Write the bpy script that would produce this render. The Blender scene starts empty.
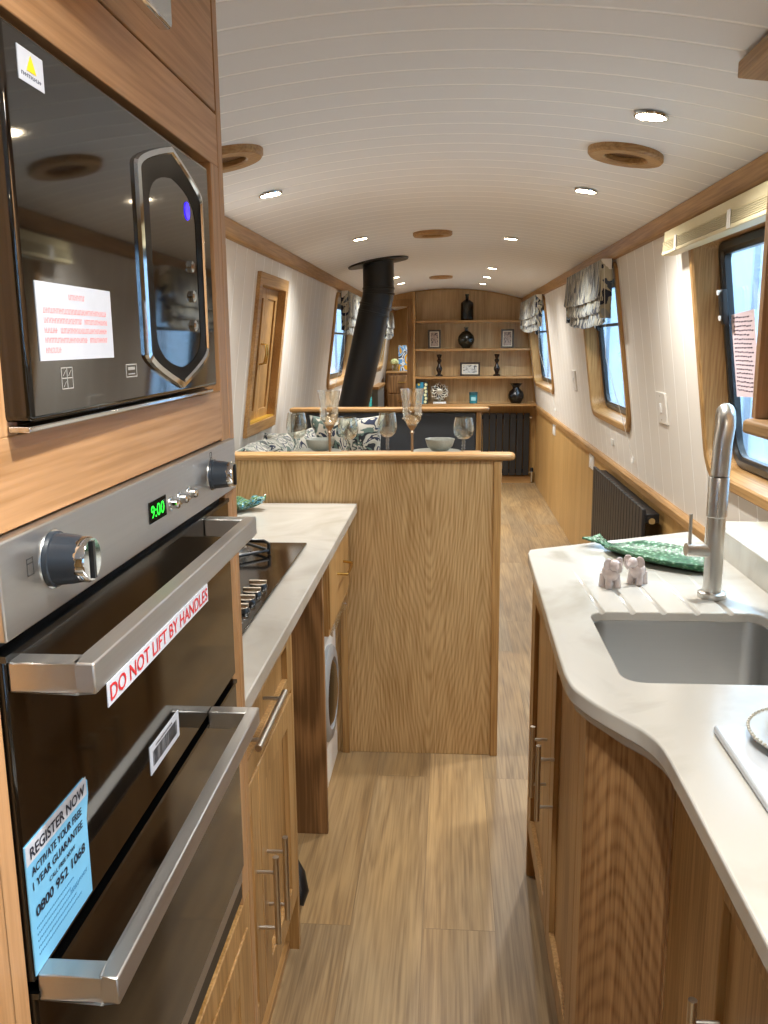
import bpy, bmesh, math, random
from math import sin, cos, pi, radians, sqrt, atan2
from mathutils import Vector, Matrix
random.seed(11)
S = bpy.context.scene
COL = S.collection

# ---------------------------------------------------------------- camera, world, exposure
cam_data = bpy.data.cameras.new('camera'); cam = bpy.data.objects.new('camera', cam_data); COL.objects.link(cam)
cam_data.sensor_fit = 'VERTICAL'; cam_data.sensor_height = 36.0; cam_data.lens = 870.0/1024*36.0
cam_data.clip_start = 0.02; cam_data.clip_end = 200
cam.matrix_world = Matrix.Translation((0, 0, 1.43)) @ Matrix.Rotation(0.07603363, 4, 'Z') @ Matrix.Rotation(pi/2-0.19341262, 4, 'X') @ Matrix.Rotation(-0.009, 4, 'Z')
S.camera = cam
W = bpy.data.worlds.new('sky'); S.world = W; W.use_nodes = True
bg = W.node_tree.nodes['Background']; bg.inputs[0].default_value = (0.60, 0.81, 1.0, 1); bg.inputs[1].default_value = 2.6
S.view_settings.view_transform = 'Standard'; S.view_settings.look = 'None'
S.view_settings.gamma = 1.0; S.view_settings.use_curve_mapping = False
S.view_settings.exposure = 1.36
SPOT_POWER = 20
S.cycles.use_denoising = True
S.cycles.max_bounces = 10; S.cycles.diffuse_bounces = 6; S.cycles.transparent_max_bounces = 24
S.cycles.sample_clamp_indirect = 6.0
S.cycles.blur_glossy = 0.5

# ---------------------------------------------------------------- materials
MATS = {}
def newmat(name):
    m = bpy.data.materials.new(name); m.use_nodes = True
    return m, m.node_tree.nodes, m.node_tree.links, m.node_tree.nodes['Principled BSDF']
def rgb(h):
    h = h.lstrip('#'); v = [int(h[i:i+2], 16)/255 for i in (0, 2, 4)]
    return tuple([(c/12.92 if c <= .04045 else ((c+.055)/1.055)**2.4) for c in v]+[1])
def plain(name, col, rough=.5, metal=0, ior=1.5, emit=None, estr=0, coat=0, bump=0, bscale=60, var=0.06, sheen=0):
    if name in MATS: return MATS[name]
    m, N, L, P = newmat(name)
    c = rgb(col)
    tc = N.new('ShaderNodeTexCoord'); nz = N.new('ShaderNodeTexNoise'); nz.inputs['Scale'].default_value = bscale; nz.inputs['Detail'].default_value = 3
    L.new(tc.outputs['Object'], nz.inputs['Vector'])
    mx = N.new('ShaderNodeMix'); mx.data_type = 'RGBA'
    mx.inputs['A'].default_value = tuple(v*(1-var) for v in c[:3])+(1,); mx.inputs['B'].default_value = tuple(min(1, v*(1+var)) for v in c[:3])+(1,)
    L.new(nz.outputs['Fac'], mx.inputs['Factor']); L.new(mx.outputs['Result'], P.inputs['Base Color'])
    P.inputs['Roughness'].default_value = rough; P.inputs['Metallic'].default_value = metal; P.inputs['IOR'].default_value = ior
    P.inputs['Coat Weight'].default_value = coat; P.inputs['Coat Roughness'].default_value = .05
    P.inputs['Sheen Weight'].default_value = sheen
    if emit: P.inputs['Emission Color'].default_value = rgb(emit); P.inputs['Emission Strength'].default_value = estr
    if bump:
        b = N.new('ShaderNodeBump'); b.inputs['Strength'].default_value = bump; b.inputs['Distance'].default_value = .002
        L.new(nz.outputs['Fac'], b.inputs['Height']); L.new(b.outputs['Normal'], P.inputs['Normal'])
    MATS[name] = m; return m
def ramp(N, stops, interp='LINEAR'):
    r = N.new('ShaderNodeValToRGB'); cr = r.color_ramp; cr.interpolation = interp
    while len(cr.elements) < len(stops): cr.elements.new(.5)
    for e, (p, c) in zip(cr.elements, stops): e.position = p; e.color = rgb(c) if isinstance(c, str) else c
    return r
def math_(N, L, op, a, b=None):
    n = N.new('ShaderNodeMath'); n.operation = op
    for i, v in enumerate((a, b)):
        if v is None: continue
        if isinstance(v, (int, float)): n.inputs[i].default_value = v
        else: L.new(v, n.inputs[i])
    return n.outputs[0]
def oak(name, axis, light, dark, rings=46, across=2.6, along=.32, rough=.42, contrast=1.0, coat=.0, vee=None):
    """oak veneer: contour lines of a stretched noise give the cathedral grain"""
    if name in MATS: return MATS[name]
    m, N, L, P = newmat(name)
    tc = N.new('ShaderNodeTexCoord'); oi = N.new('ShaderNodeObjectInfo')
    add = N.new('ShaderNodeVectorMath'); add.operation = 'ADD'
    sc = N.new('ShaderNodeVectorMath'); sc.operation = 'SCALE'; sc.inputs[0].default_value = (7, 11, 5); L.new(oi.outputs['Random'], sc.inputs['Scale'])
    L.new(tc.outputs['Object'], add.inputs[0]); L.new(sc.outputs[0], add.inputs[1])
    def mp(al, ac):
        g = N.new('ShaderNodeMapping'); s = [ac, ac, ac]; s['xyz'.index(axis)] = al
        g.inputs['Scale'].default_value = s; L.new(add.outputs[0], g.inputs['Vector']); return g.outputs[0]
    n1 = N.new('ShaderNodeTexNoise'); n1.inputs['Scale'].default_value = 1; n1.inputs['Detail'].default_value = 1.5; n1.inputs['Roughness'].default_value = .35
    L.new(mp(along, across), n1.inputs['Vector'])
    s = math_(N, L, 'SINE', math_(N, L, 'MULTIPLY', n1.outputs['Fac'], rings))
    s = math_(N, L, 'MULTIPLY_ADD', s, .5); N[s.node.name].inputs[2].default_value = .5
    if vee:   # crown cut veneer: nested points repeating across the sheet (centre, repeat, along, across)
        x0, rep, ka, kb, kn = vee; sp = N.new('ShaderNodeSeparateXYZ'); L.new(tc.outputs['Object'], sp.inputs[0])
        u = math_(N, L, 'FRACT', math_(N, L, 'MULTIPLY_ADD', sp.outputs[0], 1/rep)); u.node.inputs[0].links[0].from_node.inputs[2].default_value = .5-x0/rep+20
        dx = math_(N, L, 'MULTIPLY', math_(N, L, 'SUBTRACT', u, .5), rep)
        dx = math_(N, L, 'SQRT', math_(N, L, 'ADD', math_(N, L, 'MULTIPLY', dx, dx), .00025))
        ph = math_(N, L, 'ADD', math_(N, L, 'MULTIPLY', sp.outputs[2], ka), math_(N, L, 'MULTIPLY', dx, kb))
        n0 = N.new('ShaderNodeTexNoise'); n0.inputs['Scale'].default_value = 1; n0.inputs['Detail'].default_value = 3; L.new(mp(1.6, 7), n0.inputs['Vector'])
        ph = math_(N, L, 'ADD', ph, math_(N, L, 'MULTIPLY', n0.outputs['Fac'], kn))
        s = math_(N, L, 'MULTIPLY_ADD', math_(N, L, 'SINE', math_(N, L, 'MULTIPLY', ph, 2*pi)), .5); s.node.inputs[2].default_value = .5
        s = math_(N, L, 'POWER', s, 1.7)
    n2 = N.new('ShaderNodeTexNoise'); n2.inputs['Scale'].default_value = 1; n2.inputs['Detail'].default_value = 3
    L.new(mp(5, 190), n2.inputs['Vector'])
    k2 = N.new('ShaderNodeMapRange'); k2.inputs['From Min'].default_value = .33; k2.inputs['From Max'].default_value = .67; L.new(n2.outputs['Fac'], k2.inputs['Value'])
    n3 = N.new('ShaderNodeTexNoise'); n3.inputs['Scale'].default_value = 1; n3.inputs['Detail'].default_value = 3
    L.new(mp(.8, 9), n3.inputs['Vector'])
    f = math_(N, L, 'ADD', math_(N, L, 'MULTIPLY', s, .42*contrast), math_(N, L, 'MULTIPLY', k2.outputs[0], .50))
    f = math_(N, L, 'ADD', f, math_(N, L, 'MULTIPLY', n3.outputs['Fac'], .5))
    r = ramp(N, [(.32, light), (1.05 if contrast < 1 else .98, dark)]); L.new(f, r.inputs[0])
    L.new(r.outputs[0], P.inputs['Base Color'])
    P.inputs['Roughness'].default_value = rough; P.inputs['Coat Weight'].default_value = coat; P.inputs['Coat Roughness'].default_value = .25
    b = N.new('ShaderNodeBump'); b.inputs['Strength'].default_value = .12; b.inputs['Distance'].default_value = .001
    L.new(f, b.inputs['Height']); L.new(b.outputs['Normal'], P.inputs['Normal'])
    MATS[name] = m; return m
def boards(name, axis, pitch, offset, base, line, groove=.035, rough=.45):
    """painted tongue and groove boards with joints coloured lighter for light caught on the groove edges"""
    m, N, L, P = newmat(name)
    tc = N.new('ShaderNodeTexCoord'); sp = N.new('ShaderNodeSeparateXYZ'); L.new(tc.outputs['Object'], sp.inputs[0])
    v = sp.outputs['XYZ'.index(axis)]
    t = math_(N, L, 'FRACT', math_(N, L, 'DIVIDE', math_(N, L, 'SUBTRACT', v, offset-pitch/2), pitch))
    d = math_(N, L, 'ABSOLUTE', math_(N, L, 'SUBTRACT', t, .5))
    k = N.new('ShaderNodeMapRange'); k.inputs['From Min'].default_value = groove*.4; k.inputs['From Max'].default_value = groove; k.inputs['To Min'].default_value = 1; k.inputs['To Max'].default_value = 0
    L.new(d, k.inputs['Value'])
    mx = N.new('ShaderNodeMix'); mx.data_type = 'RGBA'; mx.inputs['A'].default_value = rgb(base); mx.inputs['B'].default_value = rgb(line)  # joint colour holds the light that groove edges would catch
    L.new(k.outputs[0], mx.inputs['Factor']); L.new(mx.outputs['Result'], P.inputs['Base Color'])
    P.inputs['Roughness'].default_value = rough
    b = N.new('ShaderNodeBump'); b.inputs['Strength'].default_value = .6; b.inputs['Distance'].default_value = .004; b.invert = True
    L.new(k.outputs[0], b.inputs['Height']); L.new(b.outputs['Normal'], P.inputs['Normal'])
    MATS[name] = m; return m
def marble(name, base, vein, rough=.18, scale=3.2):
    m, N, L, P = newmat(name)
    tc = N.new('ShaderNodeTexCoord'); nz = N.new('ShaderNodeTexNoise'); nz.inputs['Scale'].default_value = scale; nz.inputs['Detail'].default_value = 6; nz.inputs['Distortion'].default_value = .9
    L.new(tc.outputs['Object'], nz.inputs['Vector'])
    r = ramp(N, [(.3, vein), (.5, base), (.62, base), (.75, vein)]); L.new(nz.outputs['Fac'], r.inputs[0]); L.new(r.outputs[0], P.inputs['Base Color'])
    P.inputs['Roughness'].default_value = rough; P.inputs['IOR'].default_value = 1.5
    MATS[name] = m; return m
def contour_fabric(name, stops, scale=(6, 6, 6), freq=22, rough=.9, dist=1.6):
    m, N, L, P = newmat(name)
    tc = N.new('ShaderNodeTexCoord'); mp = N.new('ShaderNodeMapping'); mp.inputs['Scale'].default_value = scale; L.new(tc.outputs['Object'], mp.inputs[0])
    nz = N.new('ShaderNodeTexNoise'); nz.inputs['Scale'].default_value = 1; nz.inputs['Detail'].default_value = 2.5; nz.inputs['Distortion'].default_value = dist
    L.new(mp.outputs[0], nz.inputs['Vector'])
    f = math_(N, L, 'FRACT', math_(N, L, 'MULTIPLY', nz.outputs['Fac'], freq/4))
    r = ramp(N, stops, 'CONSTANT'); L.new(f, r.inputs[0]); L.new(r.outputs[0], P.inputs['Base Color'])
    P.inputs['Roughness'].default_value = rough; P.inputs['Sheen Weight'].default_value = .2
    MATS[name] = m; return m
def thin_glass(name, tint, refl=.35, power=2.0, base=.03):
    """clear glass without refraction: transparency plus a grazing reflection"""
    m = bpy.data.materials.new(name); m.use_nodes = True; N, L = m.node_tree.nodes, m.node_tree.links; N.clear()
    o = N.new('ShaderNodeOutputMaterial'); t = N.new('ShaderNodeBsdfTransparent'); t.inputs[0].default_value = tint+(1,)
    g = N.new('ShaderNodeBsdfGlossy'); g.inputs['Roughness'].default_value = .03; g.inputs[0].default_value = (1, 1, 1, 1)
    lw = N.new('ShaderNodeLayerWeight'); lw.inputs[0].default_value = .35
    f = math_(N, L, 'MULTIPLY_ADD', math_(N, L, 'POWER', lw.outputs['Facing'], power), refl); N[f.node.name].inputs[2].default_value = base
    mx = N.new('ShaderNodeMixShader'); L.new(f, mx.inputs[0]); L.new(t.outputs[0], mx.inputs[1]); L.new(g.outputs[0], mx.inputs[2]); L.new(mx.outputs[0], o.inputs[0])
    MATS[name] = m; return m
def brushed(name, col, axis, rough=.3):
    m, N, L, P = newmat(name)
    tc = N.new('ShaderNodeTexCoord'); mp = N.new('ShaderNodeMapping'); s = [400, 400, 400]; s['xyz'.index(axis)] = 4; mp.inputs['Scale'].default_value = s
    L.new(tc.outputs['Object'], mp.inputs[0]); nz = N.new('ShaderNodeTexNoise'); nz.inputs['Scale'].default_value = 1; nz.inputs['Detail'].default_value = 2; L.new(mp.outputs[0], nz.inputs[0])
    P.inputs['Base Color'].default_value = rgb(col); P.inputs['Metallic'].default_value = 1
    r = N.new('ShaderNodeMapRange'); r.inputs['To Min'].default_value = rough*.75; r.inputs['To Max'].default_value = rough*1.3; L.new(nz.outputs['Fac'], r.inputs['Value']); L.new(r.outputs[0], P.inputs['Roughness'])
    b = N.new('ShaderNodeBump'); b.inputs['Strength'].default_value = .05; b.inputs['Distance'].default_value = .0005; L.new(nz.outputs['Fac'], b.inputs['Height']); L.new(b.outputs[0], P.inputs['Normal'])
    MATS[name] = m; return m
def plank_floor():
    m, N, L, P = newmat('floor_planks')
    tc = N.new('ShaderNodeTexCoord'); mp = N.new('ShaderNodeMapping'); mp.inputs['Rotation'].default_value = (0, 0, pi/2); mp.inputs['Location'].default_value = (.25, .06, 0)
    L.new(tc.outputs['Object'], mp.inputs[0])
    br = N.new('ShaderNodeTexBrick'); br.offset = .37; br.inputs['Scale'].default_value = 1; br.inputs['Brick Width'].default_value = 1.22; br.inputs['Row Height'].default_value = .18
    br.inputs['Mortar Size'].default_value = .0012; br.inputs['Mortar Smooth'].default_value = .3; br.inputs['Bias'].default_value = 0
    br.inputs['Color1'].default_value = (0, 0, 0, 1); br.inputs['Color2'].default_value = (1, 1, 1, 1); br.inputs['Mortar'].default_value = (.5, .5, .5, 1)
    L.new(mp.outputs[0], br.inputs[0])
    # every plank its own piece of grain
    sc = N.new('ShaderNodeVectorMath'); sc.operation = 'SCALE'; sc.inputs['Scale'].default_value = 13; L.new(br.outputs['Color'], sc.inputs[0])
    ad = N.new('ShaderNodeVectorMath'); ad.operation = 'ADD'; L.new(tc.outputs['Object'], ad.inputs[0]); L.new(sc.outputs[0], ad.inputs[1])
    def mpx(s):
        g = N.new('ShaderNodeMapping'); g.inputs['Scale'].default_value = s; L.new(ad.outputs[0], g.inputs[0]); return g.outputs[0]
    n1 = N.new('ShaderNodeTexNoise'); n1.inputs['Scale'].default_value = 1; n1.inputs['Detail'].default_value = 3; n1.inputs['Distortion'].default_value = .4; L.new(mpx((7, .8, 1)), n1.inputs[0])
    rg = math_(N, L, 'MULTIPLY_ADD', math_(N, L, 'SINE', math_(N, L, 'MULTIPLY', n1.outputs['Fac'], 50)), .5); N[rg.node.name].inputs[2].default_value = .5
    n2 = N.new('ShaderNodeTexNoise'); n2.inputs['Scale'].default_value = 1; n2.inputs['Detail'].default_value = 4; L.new(mpx((150, 4, 1)), n2.inputs[0]); k2 = N.new('ShaderNodeMapRange'); k2.inputs['From Min'].default_value = .33; k2.inputs['From Max'].default_value = .67; L.new(n2.outputs['Fac'], k2.inputs['Value'])
    n3 = N.new('ShaderNodeTexNoise'); n3.inputs['Scale'].default_value = 1; n3.inputs['Detail'].default_value = 3; L.new(mpx((6, 1.2, 1)), n3.inputs[0])
    f = math_(N, L, 'ADD', math_(N, L, 'MULTIPLY', rg, .13), math_(N, L, 'MULTIPLY', k2.outputs[0], .30))
    f = math_(N, L, 'ADD', f, math_(N, L, 'MULTIPLY', n3.outputs['Fac'], .62))
    r = ramp(N, [(.30, '#b7a281'), (.58, '#9a866a'), (.92, '#6c5a45')]); L.new(f, r.inputs[0])
    hs = N.new('ShaderNodeMix'); hs.data_type = 'RGBA'; hs.blend_type = 'MULTIPLY'; hs.inputs['Factor'].default_value = 1
    r2 = ramp(N, [(0, '#fffaf0'), (.5, '#f5f1ea'), (1, '#efeae2')]); L.new(br.outputs['Color'], r2.inputs[0])
    L.new(r.outputs[0], hs.inputs['A']); L.new(r2.outputs[0], hs.inputs['B'])
    n4 = N.new('ShaderNodeTexNoise'); n4.inputs['Scale'].default_value = 1; n4.inputs['Detail'].default_value = 2; L.new(mpx((3.2, .7, 1)), n4.inputs[0])
    r3 = ramp(N, [(.38, '#fdf1dc'), (.62, '#efedea')]); L.new(n4.outputs['Fac'], r3.inputs[0])
    h2 = N.new('ShaderNodeMix'); h2.data_type = 'RGBA'; h2.blend_type = 'MULTIPLY'; h2.inputs['Factor'].default_value = 1; L.new(hs.outputs['Result'], h2.inputs['A']); L.new(r3.outputs[0], h2.inputs['B']); hs = h2
    mo = N.new('ShaderNodeMix'); mo.data_type = 'RGBA'; L.new(math_(N, L, 'MULTIPLY', br.outputs['Fac'], .4), mo.inputs['Factor']); L.new(hs.outputs['Result'], mo.inputs['A']); mo.inputs['B'].default_value = rgb('#4a3a28')
    L.new(mo.outputs['Result'], P.inputs['Base Color']); P.inputs['Roughness'].default_value = .42
    b = N.new('ShaderNodeBump'); b.inputs['Strength'].default_value = .15; b.inputs['Distance'].default_value = .001; L.new(f, b.inputs['Height']); L.new(b.outputs[0], P.inputs['Normal'])
    return m

OAK_V = oak('oak_vertical', 'z', '#b8905c', '#85602f', contrast=.7)
OAK_H = oak('oak_long', 'y', '#b68e5c', '#8a6436', contrast=.6)
OAK_X = oak('oak_cross', 'x', '#b68e5c', '#8a6436', contrast=.6)
OAK_ISL = oak('oak_panel', 'z', '#c9a878', '#94703f', contrast=.62, vee=(.23, .37, 13, -84, 7))
OAK_CROWN = oak('oak_crown_cut', 'z', '#a98256', '#754f2d', contrast=.6, vee=(-.29, .5, 22, 62, 4))
OAK_BACK = oak('oak_back', 'z', '#d0b082', '#ab8a5c', rings=80, contrast=.6)
OAK_RED = oak('oak_red_brown', 'z', '#a67c50', '#70502f', rings=85, across=4, along=1.0, contrast=1.2)
OAK_PALE = oak('oak_pale_long', 'y', '#be946a', '#987045', rings=30, contrast=.6)
OAK_PALEV = oak('oak_pale_vertical', 'z', '#be946a', '#987045', rings=30, contrast=.6)
OAK_LIN = oak('oak_lining', 'z', '#c09a62', '#a07a44', contrast=.55)
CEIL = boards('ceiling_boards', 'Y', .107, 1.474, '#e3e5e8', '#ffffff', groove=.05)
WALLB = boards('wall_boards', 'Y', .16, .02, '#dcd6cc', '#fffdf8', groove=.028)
FLOOR = plank_floor()
TOP = marble('worktop_stone', '#bbb7ae', '#a29d91')
TOPL = TOP
HOBGLASS = plain('hob_glass', '#0c0b0a', .10, ior=1.42, var=0)
BLACKGLASS = plain('black_glass', '#0b0a09', .04, ior=1.75, var=0)
OVENGLASS = plain('oven_glass', '#100c08', .06, ior=1.6, var=0)
STEEL = brushed('brushed_steel', '#c4c2be', 'y', .40)
STEELZ = brushed('brushed_steel_upright', '#cbc8c2', 'z', .30)
SINKST = brushed('sink_steel', '#bdbcb9', 'x', .42)
CHROME = plain('chrome', '#d8dde0', .07, metal=1, var=0)
NICKEL = plain('satin_nickel', '#cdc8be', .3, metal=1, var=0)
BRASS = plain('brass', '#c9a45c', .25, metal=1, var=0)
BLACKP = plain('black_plastic', '#15181b', .3)
BLACKM = plain('black_metal', '#101112', .38)
ANTH = plain('anthracite_paint', '#1b1c1e', .45)
WHITEP = plain('white_plastic', '#e9e8e4', .35)
CARD = plain('white_card', '#b9bfca', .6)
DGREY = plain('dark_grey_fabric', '#3c3f43', .95, bump=.6, bscale=350, var=.25, sheen=.3)
BLIND = contour_fabric('leaf_print_fabric', [(0, '#9f9d8c'), (.14, '#1b2740'), (.30, '#b9b6a6'), (.46, '#3d4c60'), (.62, '#c4c0b0'), (.76, '#12161c'), (.88, '#868d90')], scale=(3, 9, 2.6), freq=9)
CUSH = contour_fabric('cushion_print_fabric', [(0, '#aeada2'), (.2, '#1d2740'), (.38, '#b9b5a8'), (.55, '#52665e'), (.7, '#14181f'), (.85, '#a09f92')], scale=(9, 9, 9), freq=14)
WGLASS = thin_glass('window_glass', (.95, .98, 1.0), refl=.5, base=.04)
CRYSTAL = thin_glass('drinking_glass', (.93, .95, .93), refl=.75, power=1.6, base=.07)
SMOKE = thin_glass('smoked_crystal', (.91, .90, .86), refl=.8, power=1.2, base=.13)

# ---------------------------------------------------------------- geometry helpers
class MB:
    """collects vertices and faces, becomes ONE mesh object"""
    def __init__(s): s.v = []; s.f = []; s.mi = []; s.cur = 0
    def add(s, vs, fs):
        o = len(s.v); s.v += [tuple(p) for p in vs]; s.f += [tuple(i+o for i in f) for f in fs]; s.mi += [s.cur]*len(fs); return s
    def box(s, x0, x1, y0, y1, z0, z1):
        x0, x1 = sorted((x0, x1)); y0, y1 = sorted((y0, y1)); z0, z1 = sorted((z0, z1))
        v = [(x, y, z) for z in (z0, z1) for y in (y0, y1) for x in (x0, x1)]
        return s.add(v, [(0, 2, 3, 1), (4, 5, 7, 6), (0, 1, 5, 4), (2, 6, 7, 3), (0, 4, 6, 2), (1, 3, 7, 5)])
    def loft(s, loops, closed=True, cap0=True, cap1=True):
        n = len(loops[0]); vs = [p for l in loops for p in l]; fs = []
        for i in range(len(loops)-1):
            for j in range(n if closed else n-1):
                k = (j+1) % n; fs.append((i*n+j, i*n+k, (i+1)*n+k, (i+1)*n+j))
        if cap0: fs.append(tuple(reversed(range(n))))
        if cap1: fs.append(tuple((len(loops)-1)*n+j for j in range(n)))
        return s.add(vs, fs)
    def prism(s, poly, axis, a, b):
        def P(p, t): return {'x': (t, p[0], p[1]), 'y': (p[0], t, p[1]), 'z': (p[0], p[1], t)}[axis]
        return s.loft([[P(p, a) for p in poly], [P(p, b) for p in poly]])
    def lathe(s, prof, c=(0, 0, 0), n=24, axis='z', sx=1, sy=1):
        ls = []
        for r, h in prof:
            l = []
            for k in range(n):
                t = 2*pi*k/n; a, b = r*cos(t)*sx, r*sin(t)*sy
                p = {'z': (a, b, h), 'x': (h, a, b), 'y': (a, h, b)}[axis]
                l.append((c[0]+p[0], c[1]+p[1], c[2]+p[2]))
            ls.append(l)
        return s.loft(ls, True, prof[0][0] > 1e-5, prof[-1][0] > 1e-5)
    def tube(s, pts, r, n=12, caps=True):
        pts = [Vector(p) for p in pts]; rs = r if isinstance(r, (list, tuple)) else [r]*len(pts); ls = []; up = None
        for i, p in enumerate(pts):
            t = (pts[min(i+1, len(pts)-1)]-pts[max(i-1, 0)]).normalized()
            if up is None:
                up = Vector((0, 0, 1)) if abs(t.z) < .9 else Vector((0, 1, 0))
            a = t.cross(up).normalized(); b = a.cross(t).normalized(); up = b
            ls.append([tuple(p+rs[i]*(cos(2*pi*k/n)*a+sin(2*pi*k/n)*b)) for k in range(n)])
        return s.loft(ls, True, caps, caps)
    def grid(s, fn, nu, nv):
        vs = [fn(u/nu, v/nv) for v in range(nv+1) for u in range(nu+1)]
        fs = [(v*(nu+1)+u, v*(nu+1)+u+1, (v+1)*(nu+1)+u+1, (v+1)*(nu+1)+u) for v in range(nv) for u in range(nu)]
        return s.add(vs, fs)
    def build(s, name, mat, parent=None, bevel=0, smooth=True, angle=35, seg=2, solid=0, subd=0, at=None):
        me = bpy.data.meshes.new(name)
        o = bpy.data.objects.new(name, me); COL.objects.link(o)
        org = Vector((0, 0, 0))
        if parent is not None:
            org = Vector(parent.get('_org', (0, 0, 0))); o.parent = parent
        elif at is not None:
            org = Vector(at); o.location = org
        o['_org'] = tuple(org)
        me.from_pydata([tuple(Vector(p)-org) for p in s.v], [], s.f)
        mats = mat if isinstance(mat, (list, tuple)) else [mat]
        for m in mats: me.materials.append(m)
        me.polygons.foreach_set('material_index', s.mi)
        bm = bmesh.new(); bm.from_mesh(me); bmesh.ops.remove_doubles(bm, verts=bm.verts, dist=1e-6)
        if not solid: bmesh.ops.recalc_face_normals(bm, faces=bm.faces)
        bm.to_mesh(me); bm.free()
        if smooth:
            me.polygons.foreach_set('use_smooth', [True]*len(me.polygons)); me.set_sharp_from_angle(angle=radians(angle))
        if solid:
            md = o.modifiers.new('thickness', 'SOLIDIFY'); md.thickness = solid; md.offset = 0
        if bevel:
            md = o.modifiers.new('bevel', 'BEVEL'); md.width = bevel; md.segments = seg; md.limit_method = 'ANGLE'; md.angle_limit = radians(40); md.harden_normals = False
        if subd:
            md = o.modifiers.new('subd', 'SUBSURF'); md.levels = subd; md.render_levels = subd
        return o
def box(x0, x1, y0, y1, z0, z1): return MB().box(x0, x1, y0, y1, z0, z1)
def thing(name, label, cat, at, group=None, kind=None):
    o = bpy.data.objects.new(name, None); COL.objects.link(o); o.location = at; o['_org'] = tuple(at); o.empty_display_size = .05
    return tag(o, label, cat, group, kind)
def tag(o, label=None, cat=None, group=None, kind=None):
    if label: o['label'] = label
    if cat: o['category'] = cat
    if group: o['group'] = group
    if kind: o['kind'] = kind
    return o
def struct(o, label=None): o['kind'] = 'structure'; return tag(o, label)
def dup(root, loc, label=None, rotz=0):
    r = root.copy(); COL.objects.link(r); r.location = loc; r.rotation_euler = (0, 0, rotz)
    if label: r['label'] = label
    for ch in list(root.children):
        c = ch.copy(); COL.objects.link(c); c.parent = r
        for g in ch.children:
            d = g.copy(); COL.objects.link(d); d.parent = c
    return r
def lettering(parent, text, fn, u0, v0, w, h, mat, name='lettering', bold=0.0):
    """real outlines of the letters, laid on a surface: fn(u,v) -> world point; (u0,v0) lower left, w x h its size"""
    cu = bpy.data.curves.new(name, 'FONT'); cu.body = text; cu.size = 1; cu.offset = bold; cu.resolution_u = 3
    t = bpy.data.objects.new('t', cu); COL.objects.link(t)
    me = bpy.data.meshes.new_from_object(t.evaluated_get(bpy.context.evaluated_depsgraph_get()))
    bpy.data.objects.remove(t); bpy.data.curves.remove(cu)
    xs = [v.co.x for v in me.vertices]; ys = [v.co.y for v in me.vertices]
    x0, x1, y0, y1 = min(xs), max(xs), min(ys), max(ys)
    mb = MB(); mb.add([fn(u0+(v.co.x-x0)/(x1-x0)*w, v0+(v.co.y-y0)/(y1-y0)*h) for v in me.vertices], [tuple(p.vertices) for p in me.polygons])
    bpy.data.meshes.remove(me)
    return mb.build(name, mat, parent, smooth=False)
def rrect(y0, y1, z0, z1, r, n=5, rt=None):
    """rounded rectangle; rt = radius of the top corners"""
    rt = r if rt is None else rt; pts = []
    for cy, cz, rr, a0 in ((y1-r, z0+r, r, -90), (y1-rt, z1-rt, rt, 0), (y0+rt, z1-rt, rt, 90), (y0+r, z0+r, r, 180)):
        for k in range(n+1):
            a = radians(a0+90*k/n); pts.append((cy+rr*cos(a), cz+rr*sin(a)))
    return pts
XC = -.015
def hw(z): return .885-(z-.78)*.135/1.02
def wp(side, y, z, off=0): return (XC+side*(hw(z)+off), y, z)
def cz(x): return 1.94-.2*(x-XC)**2

# ---------------------------------------------------------------- the shell
Y0, YF, YE = -2.3, 8.9, 12.0
struct(MB().box(XC-.92, XC+.92, Y0-.1, YE+.1, -.05, 0).build('floor', FLOOR))
arc = [(XC-.78+1.56*i/24) for i in range(25)]
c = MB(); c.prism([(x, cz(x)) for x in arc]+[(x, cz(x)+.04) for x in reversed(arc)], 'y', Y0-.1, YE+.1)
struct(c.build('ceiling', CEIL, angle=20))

def wall_panel(name, side, holes, y0, y1, z0, z1, mat, thick=.06, parent=None, off=0):
    bm = bmesh.new(); edges = []
    for loop in [[(y0, z0), (y1, z0), (y1, z1), (y0, z1)]]+holes:
        vs = [bm.verts.new(wp(side, p[0], p[1], off)) for p in loop]
        edges += [bm.edges.new((vs[i], vs[(i+1) % len(vs)])) for i in range(len(vs))]
    bmesh.ops.triangle_fill(bm, use_beauty=True, use_dissolve=False, edges=edges)
    r = bmesh.ops.extrude_face_region(bm, geom=list(bm.faces))
    bmesh.ops.translate(bm, vec=(side*thick, 0, 0), verts=[g for g in r['geom'] if isinstance(g, bmesh.types.BMVert)])
    bmesh.ops.recalc_face_normals(bm, faces=bm.faces)
    me = bpy.data.meshes.new(name); bm.to_mesh(me); bm.free(); me.materials.append(mat)
    o = bpy.data.objects.new(name, me); COL.objects.link(o)
    if parent: o.parent = parent
    return o
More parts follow.
